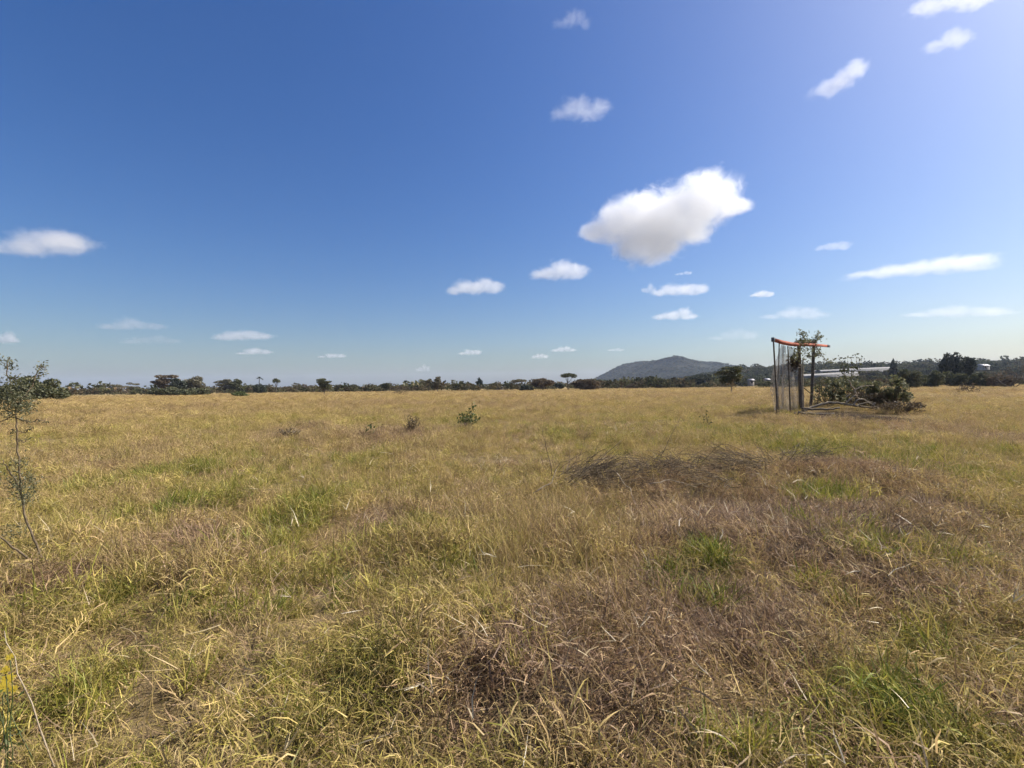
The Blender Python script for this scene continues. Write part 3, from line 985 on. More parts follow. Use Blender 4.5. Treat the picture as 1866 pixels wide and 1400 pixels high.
def grow_scrub():
    n = 1350
    px = rng.uniform(-420, 1330, n); Y = rng.uniform(225, 330, n)
    x = (px - 933) / RES_F * Y
    h = rng.uniform(1.2, 4.0, n) * (0.55 + 1.3 * (fbm(x / 22, Y / 40, 5, 3) + .5)) * (1 + .5 * (rng.random(n) < .1)) * np.where(px > 1090, 1.25, 1)
    belt('far_scrub', 'low grey green scrub along the far edge of the field', x, Y, np.zeros(n) - .2, h, h * rng.uniform(.9, 1.5, n), rng.uniform(.1, .8, n))
    # brush at the foot of the hill and on the ridge
    n = 2200
    px = rng.uniform(1080, 1420, n); Y = rng.uniform(300, 900, n)
    x = (px - 933) / RES_F * Y
    z = np.maximum(0, np.maximum(RIDGE.z(x, Y), HILL.z(x, Y))) - .3
    h = rng.uniform(3, 7.5, n)
    belt('hill_foot_woodland', 'dark woodland at the foot of the hill', x, Y, z, h, h * rng.uniform(.8, 1.3, n), rng.uniform(.45, 1.0, n))
    n = 13000
    px = rng.uniform(1010, 1520, n); Y = rng.uniform(1400, 2450, n)
    x = (px - 933) / RES_F * Y
    keep = fbm(x / 130, Y / 130, 15, 4) + rng.normal(0, .06, n) > -.10
    x, Y = x[keep], Y[keep]; n = len(x)
    h = rng.uniform(3, 7, n) * (1 + 1.2 * np.clip(fbm(x / 90, Y / 90, 35, 3) * 3, 0, 1))
    belt('hill_woodland', 'scattered dark trees clothing the far hill', x, Y, HILL.z(x, Y) - .5, h, h * rng.uniform(.9, 1.5, n), rng.uniform(.4, 1.0, n))
    n = 7500
    px = rng.uniform(1300, 2500, n); Y = rng.uniform(430, 830, n)
    x = (px - 933) / RES_F * Y
    h = rng.uniform(2.5, 5.5, n) * (1 + .9 * (rng.random(n) < .12)) * (.8 + .8 * (fbm(x / 30, Y / 30, 3, 2) + .5))
    belt('ridge_woodland', 'dark wooded skyline on the ridge at the right', x, Y, RIDGE.z(x, Y) - .4, h, h * rng.uniform(.9, 1.5, n), rng.uniform(.35, 1.0, n))
    n = 500
    px = rng.uniform(1380, 2600, n); Y = rng.uniform(150, 255, n)
    x = (px - 933) / RES_F * Y
    h = rng.uniform(1.6, 3.8, n)
    belt('right_scrub', 'low dark scrub along the right edge of the field', x, Y, np.zeros(n) - .2, h, h * rng.uniform(1, 1.6, n), rng.uniform(.1, .9, n))


grow_scrub()



def hedge(name, label, px0, py0, px1, py1, Y, n, h0, h1):
    """bushes whose tops follow a line in front of a greenhouse, standing on the slope below it"""
    k = rng.uniform(0, 1, n); Yy = Y + rng.normal(0, 2.5, n)
    P = np.array([at(px0 + (px1 - px0) * a, py0 + (py1 - py0) * a + rng.normal(0, 1.0), b) for a, b in zip(k, Yy)])
    h = rng.uniform(h0, h1, n)
    belt(name, label, P[:, 0], Yy, P[:, 2] - h, h, h * rng.uniform(1, 1.5, n), rng.uniform(.2, .95, n))


hedge('upper_hedge', 'dark hedge between the two greenhouses', 1470, 679.5, 1660, 673, 405, 120, 3.5, 6)
hedge('lower_hedge', 'dark hedge in front of the lower greenhouse', 1440, 689, 1620, 683.5, 312, 130, 3.5, 6)


# ------------------------------------------------------------------ the rickety frame with the orange beam
def plain_mat(name, c1, c2, scale=6, rough=0.7, bump=0.15):
    m, nt, out = new_mat(name)
    n = noise(nt, scale, 6, .65)
    rp = ramp(nt, [(.32, c1), (.62, c2)], n.outputs['Fac'])
    p = nt.nodes.new('ShaderNodeBsdfPrincipled'); p.inputs['Roughness'].default_value = rough
    p.inputs['Specular IOR Level'].default_value = .25
    nt.links.new(rp.outputs[0], p.inputs['Base Color'])
    b = nt.nodes.new('ShaderNodeBump'); b.inputs['Strength'].default_value = bump; b.inputs['Distance'].default_value = .01
    nt.links.new(n.outputs['Fac'], b.inputs['Height']); nt.links.new(b.outputs[0], p.inputs['Normal'])
    nt.links.new(p.outputs[0], out.inputs['Surface'])
    return m


M['orange'] = plain_mat('faded_orange_paint', (0.22, 0.070, 0.045), (0.44, 0.115, 0.060), 3, .85, .3)
M['beam_end'] = plain_mat('dark_beam_end', (0.05, 0.05, 0.055), (0.11, 0.105, 0.11), 9)
M['wire'] = plain_mat('rusty_wire', (0.09, 0.07, 0.06), (0.20, 0.17, 0.15), 30)
m, nt, out = new_mat('shade_netting')
n1 = noise(nt, 3.0, 5, .6); n2 = noise(nt, 60.0, 2, .5)
rp = ramp(nt, [(.30, (0.21, 0.175, 0.145)), (.65, (0.38, 0.34, 0.295))], n1.outputs['Fac'])
d = nt.nodes.new('ShaderNodeBsdfDiffuse'); nt.links.new(rp.outputs[0], d.inputs['Color'])
t2 = nt.nodes.new('ShaderNodeBsdfTranslucent'); nt.links.new(rp.outputs[0], t2.inputs['Color'])
mxs = nt.nodes.new('ShaderNodeMixShader'); mxs.inputs[0].default_value = .45
nt.links.new(d.outputs[0], mxs.inputs[1]); nt.links.new(t2.outputs[0], mxs.inputs[2])
tr = nt.nodes.new('ShaderNodeBsdfTransparent')
holes = ramp(nt, [(.40, (.32,) * 3), (.60, (.62,) * 3)], n2.outputs['Fac'])
mx3 = nt.nodes.new('ShaderNodeMixShader'); nt.links.new(holes.outputs[0], mx3.inputs[0])
nt.links.new(mxs.outputs[0], mx3.inputs[1]); nt.links.new(tr.outputs[0], mx3.inputs[2])
nt.links.new(mx3.outputs[0], out.inputs['Surface'])
M['net'] = m


def depth_of(px):
    """the beam runs away from the camera: depth along it at a photo column"""
    k = (px - 1404) / (1513 - 1404)
    return 1 / ((1 - k) / 19.8 + k / 24.0)


def fr(px, py, dy=0.0):
    return np.array(at(px, py, depth_of(px) + dy))


def build_frame():
    r = np.random.default_rng(12)
    b0 = fr(1408, 617.5)
    root = empty('pole_frame', (b0[0], b0[1], gz1(b0[0], b0[1])))
    tag(root, 'rickety pole frame with a faded orange beam and torn grey netting', 'frame')
    o = np.array(root.location)

    def part(name, mb, mat, parent=root, smooth=False):
        ob = mb.build(name, mat, None, smooth)
        ob.data.transform(Matrix.Translation(-Vector(o)))
        ob.parent = parent
        return ob

    def foot(px, py, dy=0.0):
        p = fr(px, py, dy)
        return np.array([p[0], p[1], gz1(p[0], p[1]) - .15])
    # orange beam: a slightly sagging rectangular bar
    ends = [fr(1410, 619.5), fr(1425, 624), fr(1440, 627.2), fr(1455, 628.5), fr(1470, 628.7), (fr(1485, 629)), fr(1506, 630.7)]
    pts = np.array(ends)

    def bar(pts, hw, hh, taper=None):
        mb = MB(); n = len(pts)
        tan = np.gradient(pts, axis=0); tan /= np.linalg.norm(tan, axis=1)[:, None]
        side = np.cross(tan, (0, 0, 1.0)); side /= np.linalg.norm(side, axis=1)[:, None]
        up = np.cross(side, tan)
        k = np.ones(n) if taper is None else np.asarray(taper)
        v = []
        for i in range(n):
            for (a, b) in ((-1, -1), (1, -1), (1, 1), (-1, 1)):
                v.append(pts[i] + side[i] * hw * a * k[i] + up[i] * hh * b * k[i])
        q = []
        for i in range(n - 1):
            for j in range(4):
                q.append((i * 4 + j, i * 4 + (j + 1) % 4, i * 4 + 4 + (j + 1) % 4, i * 4 + 4 + j))
        q.append((3, 2, 1, 0)); q.append(((n - 1) * 4, (n - 1) * 4 + 1, (n - 1) * 4 + 2, (n - 1) * 4 + 3))
        mb.add(v, q)
        return mb
    beam = part('beam', bar(pts, .05, .074, [.9, 1, 1.05, 1, .95, .85, .72]), M['orange'])
    dirn = (pts[0] - pts[1]) / np.linalg.norm(pts[0] - pts[1])
    part('beam_end', bar(np.array([pts[0] + dirn * .12, pts[0] + dirn * .004]), .054, .088), M['beam_end'], beam)
    dirn = (pts[-1] - pts[-2]) / np.linalg.norm(pts[-1] - pts[-2])
    part('beam_end', bar(np.array([pts[-1] + dirn * .004, pts[-1] + dirn * .40]), .040, .06), M['beam_end'], beam)
    # thin poles
    mb = MB(); a = fr(1409.5, 621, -.09); f = foot(1413, 752)
    pts1 = np.array([a, fr(1411, 650, -.05), fr(1413.5, 690, 0), fr(1416, 735, -.05), f]); tube(mb, pts1, [.030, .033, .035, .038, .04], 7)
    part('pole', mb, M['post'], smooth=True)
    mb = MB(); a = fr(1435.5, 631, -.07); f = foot(1440, 747)
    tube(mb, np.array([a, fr(1436.5, 650, -.05), fr(1438.5, 700), f]), [.024, .026, .027, .03], 7); part('pole', mb, M['post'], smooth=True)
    mb = MB(); a = fr(1420, 623, .25)
    tube(mb, np.array([a, fr(1419, 660, .35), fr(1417, 700, .35), foot(1418, 748, .3)]), [.022, .024, .026, .028], 6); part('pole', mb, M['post'], smooth=True)
    # thick posts
    mb = MB(); tube(mb, wiggle(fr(1455.5, 622.5, .12), foot(1459.5, 742, .12), 9, .012, r), np.linspace(.072, .082, 9), 9); part('post', mb, M['post'], smooth=True)
    mb = MB(); tube(mb, wiggle(fr(1463, 655, .3), foot(1464, 742, .35), 7, .015, r), np.linspace(.03, .04, 7), 7); part('post', mb, M['pale_bark'], smooth=True)
    mb = MB(); tube(mb, wiggle(fr(1483.5, 623, .14), foot(1476.5, 730, .3), 9, .012, r), np.linspace(.072, .066, 9), 9); part('post', mb, M['post'], smooth=True)
    # log rail lashed on top of the two posts
    mb = MB(); tube(mb, wiggle(fr(1449, 625.5, .14), fr(1487, 623.8, .16), 7, .01, r), [.07, .08, .085, .085, .08, .075, .065], 9); part('rail', mb, M['post'], smooth=True)
    # slanting brace and guy wire
    mb = MB(); tube(mb, wiggle(fr(1465, 707, .1), fr(1500, 734, .1), 6, .02, r), np.linspace(.022, .018, 6), 6); part('brace', mb, M['post'], smooth=True)
    mb = MB(); tube(mb, np.array([fr(1488.5, 634, .05), fr(1498, 647, .05), fr(1508, 660, .05)]), .009, 5); part('guy_wire', mb, M['wire'])

    # netting: one torn sheet hung from the beam, flaring out to the left and gathered at the ground
    def sheet(left, right, nu, nv, fold, dy, seed, tear):
        rr = np.random.default_rng(seed)
        L = np.array(left, float); Rr = np.array(right, float)
        sv = np.linspace(0, 1, nv)
        lp = np.stack([np.interp(sv, np.linspace(0, 1, len(L)), L[:, k]) for k in (0, 1)], 1)
        rp_ = np.stack([np.interp(sv, np.linspace(0, 1, len(Rr)), Rr[:, k]) for k in (0, 1)], 1)
        V = []
        for i in range(nv):
            for j in range(nu):
                u = j / (nu - 1)
                ppx = lp[i, 0] + (rp_[i, 0] - lp[i, 0]) * u; ppy = lp[i, 1] + (rp_[i, 1] - lp[i, 1]) * u
                ph = u * fold + .5 * math.sin(sv[i] * 3 + seed)
                dd = .07 * math.sin(ph * 6.283) * (.35 + .9 * sv[i]) + .02 * math.sin(ph * 11 + 2 * sv[i]) + .006 * rr.normal()
                p = np.array(at(ppx, ppy, depth_of(ppx) + dy + dd))
                p[2] = max(p[2], gz1(p[0], p[1]) + .02)
                V.append(p)
        V = np.array(V)
        q = []
        for i in range(nv - 1):
            for j in range(nu - 1):
                u = j / (nu - 1); s = i / (nv - 1)
                if tear(u, s, rr): continue
                q.append((i * nu + j, i * nu + j + 1, (i + 1) * nu + j + 1, (i + 1) * nu + j))
        mb = MB(); mb.add(V, q)
        return mb
    sh = sheet([(1424, 627), (1418, 645), (1411, 665), (1404.5, 690), (1403.5, 712), (1409, 735), (1411, 753)],
               [(1430, 629), (1429, 648), (1429, 668), (1429, 690), (1429, 712), (1428, 735), (1424, 752)], 18, 46, 1.4, .35, 1,
               lambda u, s, rr: (u < .12 and rr.random() < .25 and s > .5) or rr.random() < .012)
    part('netting', sh, M['net'], smooth=True)
    sh = sheet([(1425, 631), (1425, 655), (1425, 680), (1424, 705), (1424, 730), (1425, 750)],
               [(1452, 632), (1455, 655), (1456, 680), (1457, 705), (1458, 730), (1459, 746)], 34, 52, 1.7, .22, 2,
               lambda u, s, rr: (u > .38 and s < .03 + .05 * math.sin(u * 9)) or (u > .5 and .12 < s < .33 and rr.random() < .55) or (s < .1 and .25 < u < .34) or rr.random() < .015)
    part('netting', sh, M['net'], smooth=True)
    # a knotted, darker bunch of net caught half way up
    mb = MB()
    c = fr(1446, 662, .12)
    P = clump_points(c, (.34, .12, .42), 150, r, .2)
    leaves(mb, P, None, .085, r, .6)
    part('net_bunch', mb, M['brown'])
    return root


build_frame()


def vine():
    r = np.random.default_rng(31)
    b = fr(1457, 742, .0)
    root = empty('climbing_plant', (b[0], b[1] - .05, gz1(b[0], b[1])))
    tag(root, 'leafy climbing plant growing over the top of the two thick posts', 'plant')
    o = Vector(root.location)
    st = MB(); lf = MB()
    paths = [[(1457, 742), (1454, 700), (1459, 660), (1455, 632), (1462, 622)],
             [(1459, 640), (1467, 622), (1464, 615), (1459, 608), (1456, 606)],
             [(1464, 616), (1462, 609), (1467, 605)],
             [(1470, 622), (1480, 621), (1487, 616), (1491, 610), (1490, 606)],
             [(1486, 617), (1493, 613), (1497, 616)],
             [(1462, 627), (1466, 640), (1464, 655), (1466, 665)], [(1466, 630), (1472, 642), (1476, 652)], [(1474, 628), (1480, 640), (1474, 655)],
             [(1485, 632), (1490, 641), (1488, 650)], [(1446, 634), (1449, 645), (1444, 656)], [(1458, 626), (1450, 640), (1451, 655)],
             [(1483, 650), (1489, 645), (1496, 646)], [(1487, 630), (1494, 642), (1503, 655), (1509, 661), (1516, 658)]]
    for k, pth in enumerate(paths):
        p = np.array([fr(x, y, r.normal(0, .12) - .08) for (x, y) in pth])
        s = np.linspace(0, 1, 12); f = np.linspace(0, 1, len(p))
        q = np.stack([np.interp(s, f, p[:, j]) for j in range(3)], 1) + r.normal(0, .02, (12, 3))
        tube(st, q, np.linspace(.016 if k == 0 else .010, .004, 12), 5)
        n = 70 if k else 40
        idx = r.integers(0, 12, n)
        if k == 0: idx = r.integers(6, 12, n)
        c = q[idx] + r.normal(0, .075, (n, 3))
        leaves(lf, c, None, .048, r, .5)
    # the leafy cushion on the rail
    cpts = np.array([fr(x, 622 + r.normal(0, 2.2), r.normal(.1, .12)) for x in r.uniform(1450, 1487, 260)])
    leaves(lf, cpts, None, .05, r, .5)
    for nm, mb, mt in (('stem', st, M['twig']), ('foliage', lf, M['brush'])):
        ob = mb.build(nm, mt); ob.data.transform(Matrix.Translation(-o)); ob.parent = root


vine()


# ------------------------------------------------------------------ cut brush beside the frame
def branch_thing(name, label, pts_px, Y, r0, r1, mat, forks=(), cat='branch', group=None, dz=0.0, leafy=None):
    """a cut branch lying where photo pixels put it, at depth Y (or a list of depths)"""
    r = np.random.default_rng(int(pts_px[0][0] * 3 + pts_px[0][1]))
    Ys = Y if isinstance(Y, (list, tuple)) else [Y] * len(pts_px)
    p = np.array([at(a, b, y) for (a, b), y in zip(pts_px, Ys)])
    base = Vector(p[0]); base.z = gz1(base.x, base.y)
    root = empty(name, base)
    tag(root, label, cat, group)

    def run(p, ra, rb, parent_name):
        n = max(8, len(p) * 4)
        s = np.linspace(0, 1, n); f = np.linspace(0, 1, len(p))
        q = np.stack([np.interp(s, f, p[:, j]) for j in range(3)], 1)
        q[1:-1] += r.normal(0, ra * .3, (n - 2, 3))
        g = gz(q[:, 0], q[:, 1]); q[:, 2] = np.maximum(q[:, 2] + dz, g + ra * .4)
        mb = MB(); tube(mb, q, np.linspace(ra, rb, n), 8)
        ob = mb.build(parent_name, M[mat], None, True)
        ob.data.transform(Matrix.Translation(-base)); ob.parent = root
        return q
    q = run(p, r0, r1, 'stem')
    for fk, fy in forks:
        run(np.array([at(a, b, fy) for (a, b) in fk]), r1 * 1.2, r1 * .5, 'side_branch')
    if leafy:
        mb = MB(); n = leafy[0]
        c = q[r.integers(len(q) // 3, len(q), n)] + r.normal(0, leafy[1], (n, 3))
        leaves(mb, c, None, .06, r, .5)
        ob = mb.build('foliage', M[leafy[2]]); ob.data.transform(Matrix.Translation(-base)); ob.parent = root
    return root


G = 'cut branches heaped beside the frame'
branch_thing('cut_branch', 'long pale crooked log along the front of the brush heap', [(1462, 750), (1482, 741), (1508, 734), (1535, 735), (1560, 740), (1578, 743), (1606, 747)], [21.0, 21.2, 21.3, 21.2, 21.1, 21, 20.8], .06, .03, 'log',
             [([(1560, 740), (1572, 735), (1590, 733)], 21.2)], group=G)
branch_thing('cut_branch', 'dark log end jutting left from the brush heap', [(1447, 755), (1458, 752.5), (1468, 753), (1495, 755), (1520, 754)], [20.2, 20.2, 20.3, 20.4, 20.5], .05, .04, 'bark', group=G)
branch_thing('cut_branch', 'grey log lying between the dark log end and the pale crooked log', [(1461, 744), (1475, 746), (1500, 746), (1530, 743)], 20.8, .05, .035, 'post', group=G)
branch_thing('cut_branch', 'upright broken branch with a pale snapped face in mid heap', [(1562, 722), (1557, 710), (1552, 702), (1547, 694)], 21.6, .045, .025, 'pale_bark',
             [([(1557, 712), (1570, 704), (1592, 703)], 21.6)], group=G)
branch_thing('cut_branch', 'pale stick slanting up from the long crooked log', [(1541, 735), (1549, 728), (1558, 720), (1566, 726)], 21.2, .032, .02, 'pale_bark', group=G)
branch_thing('cut_branch', 'short pale stick slanting left of the upright branch', [(1541, 724), (1550, 717)], 21.4, .026, .02, 'pale_bark', group=G)
branch_thing('cut_branch', 'bent pale branch rising right of the slanting stick', [(1555, 739), (1561, 729), (1572, 727), (1590, 738)], 21.1, .04, .02, 'pale_bark', group=G)
branch_thing('cut_branch', 'short stub with bright cut end at the right of the heap', [(1590, 742), (1594, 734)], 20.9, .055, .05, 'pale_bark', group=G)
branch_thing('cut_branch', 'low grey branch at the right end of the pale crooked log', [(1566, 740), (1585, 743), (1608, 741), (1640, 735)], 20.8, .045, .02, 'post', group=G)
branch_thing('cut_branch', 'thin brown sapling stem standing left of the brush heap', [(1490, 738), (1491, 722), (1494, 708), (1492, 700)], 22.2, .022, .012, 'twig', [([(1494, 708), (1500, 702), (1508, 700)], 22.2)], group=G, leafy=(70, .12, 'olive'))


def leafy_heap(name, label, px, py, wpx, hpx, Y, mat, n, leafsize, twigs=30, cat='bush', depth=1.0, twigmat='twig'):
    r = np.random.default_rng(int(px + py * 3))
    c = at(px, py + hpx / 2, Y)
    z0 = gz1(c.x, Y)
    top = at(px, py - hpx / 2, Y).z
    H = top - z0; W = wpx / RES_F * Y
    root = empty(name, (c.x, Y, z0))
    tag(root, label, cat)
    st = MB()
    for k in range(twigs):
        a = r.uniform(0, 6.283); q = r.uniform(0, .35)
        d = np.array([math.cos(a) * W * .5 * r.uniform(.4, 1.05), math.sin(a) * depth * r.uniform(.4, 1.0), H * r.uniform(.35, 1.08) * (1 - .35 * r.random())])
        s0 = np.array([d[0] * q * .6, d[1] * q * .6, -.03])
        tube(st, wiggle(s0, d, 6, .08, r, .06), np.linspace(.016, .004, 6), 5, r.random(), False)
    st.build('stem', M[twigmat], root)
    lf = MB()
    for k in range(16):
        a = r.uniform(0, 6.283); q = math.sqrt(r.random()) * .75
        zz = H * r.uniform(.2, .86) * (1 - .45 * q * q)
        cc = (math.cos(a) * q * W * .5, math.sin(a) * q * depth, zz)
        leaves(lf, clump_points(cc, (W * r.uniform(.1, .2), depth * r.uniform(.2, .34), H * r.uniform(.1, .2)), n // 16, r, .3), None, leafsize, r, .45, .2)
    lf.build('foliage', M[mat], root)
    return root


leafy_heap('cut_bush', 'mound of cut green leafy brush at the right of the heap', 1622, 706, 70, 54, 22.0, 'brush', 2300, .07, 46, depth=.9)
leafy_heap('cut_bush', 'low olive leafy brush behind the crooked log', 1560, 704, 120, 44, 24.5, 'brush', 2300, .065, 50, depth=1.1)
leafy_heap('cut_bush', 'green leafy branches drooping between the frame and the heap', 1510, 706, 60, 44, 23.2, 'brush', 1300, .065, 40, depth=.8)
leafy_heap('cut_bush', 'brown dry brush lying in front of the cut green mound', 1640, 748, 80, 44, 20.3, 'brown', 800, .05, 80, depth=.9)
leafy_heap('cut_bush', 'brown dry twigs in front of the bare patch of painted shade', 1560, 772, 110, 24, 18.6, 'brown', 900, .045, 60, depth=.7)
leafy_heap('cut_bush', 'grey brown tangle of twigs in mid heap behind the pale sticks', 1585, 722, 80, 34, 22.2, 'brown', 900, .05, 80, depth=.8)


def spindly(name, label, px, base_py, Y, tips, mat, leafn=45, leafsize=.06, stem=.014, cat='plant'):
    r = np.random.default_rng(int(px * 5))
    b = at(px, base_py, Y); z0 = gz1(b.x, Y)
    root = empty(name, (b.x, Y, z0)); tag(root, label, cat)
    o = np.array([b.x, Y, z0])
    st = MB(); lf = MB()
    for (tx, ty) in tips:
        e = np.array(at(tx, ty, Y + r.normal(0, .15))) - o
        p = wiggle((0, 0, -.02), e, 9, .05, r, .05)
        tube(st, p, np.linspace(stem, stem * .3, 9), 5)
        c = p[r.integers(4, 9, leafn)] + r.normal(0, leafsize * 1.4, (leafn, 3))
        leaves(lf, c, None, leafsize, r, .5)
    st.build('stem', M['twig'], root); lf.build('foliage', M[mat], root)
    return root


spindly('sapling', 'spindly sapling with leafy tips rising behind the brush heap', 1545, 735, 25.5, [(1528, 652), (1533, 660), (1545, 655), (1551, 651), (1560, 652), (1566, 655), (1538, 668)], 'olive', 34, .075, .02)
# small plants standing in the field
spindly('green_shrub', 'small bright green shrub standing alone in mid field', 852, 778, 17.0, [(861, 741), (856, 748), (847, 754), (842, 760), (862, 757), (868, 762), (851, 765), (838, 768), (857, 768)], 'green', 34, .05, .008, 'shrub')
leafy_heap('dead_shrub', 'grey brown dead shrub left of the small green shrub', 750, 773, 34, 40, 15.5, 'brown', 300, .03, 30, depth=.35, cat='shrub')
leafy_heap('dead_shrub', 'low brown withered clump, leftmost in mid field', 527, 789, 46, 22, 14.0, 'brown', 300, .028, 30, depth=.4, cat='shrub')
leafy_heap('dead_shrub', 'brown withered twigs at the foot of the small green shrub', 850, 778, 36, 18, 16.2, 'brown', 260, .03, 40, depth=.35, cat='shrub')
spindly('weed', 'tiny dark weed with drooping leaves between the two brown clumps', 674, 795, 13.5, [(668, 778), (674, 775), (681, 778), (676, 783)], 'green', 9, .05, .005)
spindly('weed', 'thin dark weed stalk right of the field middle', 1290, 790, 15.0, [(1285, 748), (1291, 757), (1282, 762), (1294, 768)], 'olive', 7, .04, .006)
spindly('field_bush', 'grey straggly bush in the grass at the right below the black tree', 1765, 725, 60, [(1752, 704), (1762, 700), (1775, 702), (1785, 708), (1745, 710)], 'brown', 40, .12, .04, 'bush')


# ------------------------------------------------------------------ heap of dry twigs in the grass
def twig_heap():
    r = np.random.default_rng(77)
    mb = MB()
    # fallen leafless branches: each fans out from its butt end into finer twigs
    for (px, py, ang, spread, n, L0) in ((1030, 892, .55, .55, 90, .75), (1060, 880, .2, .6, 90, .7), (1100, 890, .9, .8, 60, .55), (1390, 882, 3.3, .55, 90, .75), (1340, 870, 3.0, .7, 70, .6),
                                         (1310, 905, 3.6, .8, 60, .5), (1180, 885, .1, 1.4, 90, .5), (1250, 880, 3.0, 1.4, 80, .5), (1420, 870, .3, .9, 50, .5), (1130, 905, 1.6, 1.5, 50, .4), (1460, 865, .2, .7, 60, .55), (1220, 895, 1.2, 1.2, 60, .45), (1080, 900, .4, .9, 70, .6)):
        x0, y0 = on_ground(px, py)
        for k in range(n):
            a = ang + r.normal(0, spread); L = L0 * r.uniform(.25, 1.1); el = abs(r.normal(.15, .28))
            q = r.uniform(0, .5)
            d = np.array([math.cos(a) * math.cos(el), math.sin(a) * math.cos(el) * .75, math.sin(el)])
            b = np.array([x0 + r.normal(0, .13), y0 + r.normal(0, .13), 0]) + d * q * L0
            b[2] = gz1(b[0], b[1]) + r.uniform(.04, .25)
            p = wiggle(b, b + d * L, 6, .09, r, r.normal(.02, .06))
            p[:, 2] = np.maximum(p[:, 2], gz(p[:, 0], p[:, 1]) + .01)
            rad = r.uniform(.0024, .0058)
            tube(mb, p, np.linspace(rad, rad * .4, 6), 4, r.random(), False)
    o = mb.build('dry_twigs', M['twig'])
    tag(o, 'tangled heap of thin dry grey twigs lying in the grass', 'twigs', kind='stuff')


twig_heap()


def stick(label, a, b, Y0, Y1, rad, mat='twig', mid=None, name='dry_stick'):
    r = np.random.default_rng(int(a[0] + b[1]))
    p0 = np.array(at(a[0], a[1], Y0)); p1 = np.array(at(b[0], b[1], Y1))
    pts = [p0, p1] if mid is None else [p0, np.array(at(mid[0], mid[1], (Y0 + Y1) / 2)), p1]
    pts = np.array(pts)
    s = np.linspace(0, 1, 9); f = np.linspace(0, 1, len(pts))
    q = np.stack([np.interp(s, f, pts[:, j]) for j in range(3)], 1)
    q[1:-1] += r.normal(0, .006, (7, 3))
    q[:, 2] = np.maximum(q[:, 2], gz(q[:, 0], q[:, 1]) + .01)
    mb = MB(); tube(mb, q, np.linspace(rad, rad * .45, 9), 6)
    o = mb.build(name, M[mat], None, True)
    org = Vector(q[0]); o.data.transform(Matrix.Translation(-org)); o.location = org
    tag(o, label, 'stick')


stick('long dark stick rising to the right from the left of the twig heap', (1040, 885), (1132, 803), 6.1, 6.5, .007)
stick('dark stick with its tip left of the longest rising stick', (1035, 880), (1111, 818), 6.0, 6.3, .006)
stick('thin dark stick lying level across the top of the twig heap', (1068, 842), (1185, 835), 6.4, 6.5, .006, mid=(1120, 834))
stick('black straight stick lying level on the right half of the heap', (1190, 852), (1262, 852), 6.5, 6.5, .007)
stick('upright dark stem at the left end of the twig heap', (1006, 868), (988, 782), 5.9, 6.0, .005)
stick('dark rising twig right of the heap middle', (1205, 830), (1240, 760), 6.7, 7.0, .005)
stick('pale curved stalk standing at the left end of the heap', (972, 899), (1014, 856), 5.7, 5.9, .009, 'pale_bark', (1005, 880), 'dry_stalk')
stick('pale straw stalk bent across the middle of the heap', (1182, 882), (1270, 888), 5.9, 6.0, .007, 'pale_bark', (1222, 875), 'dry_stalk')
stick('pale stalk leaning down in front of the heap', (1124, 862), (1165, 940), 6.0, 5.3, .006, 'pale_bark', (1148, 890), 'dry_stalk')
stick('greyish stick leaning at the right end of the heap', (1290, 935), (1335, 880), 5.5, 6.0, .007, 'twig')
stick('thin dark fallen twig in the brown matted grass', (1385, 1150), (1415, 1145), 2.9, 2.92, .005, 'bark')
stick('long pale bare stalk slanting at the bottom left corner', (99, 1398), (8, 1150), 1.72, 1.9, .003, 'pale_bark', (45, 1250), 'dry_stalk')


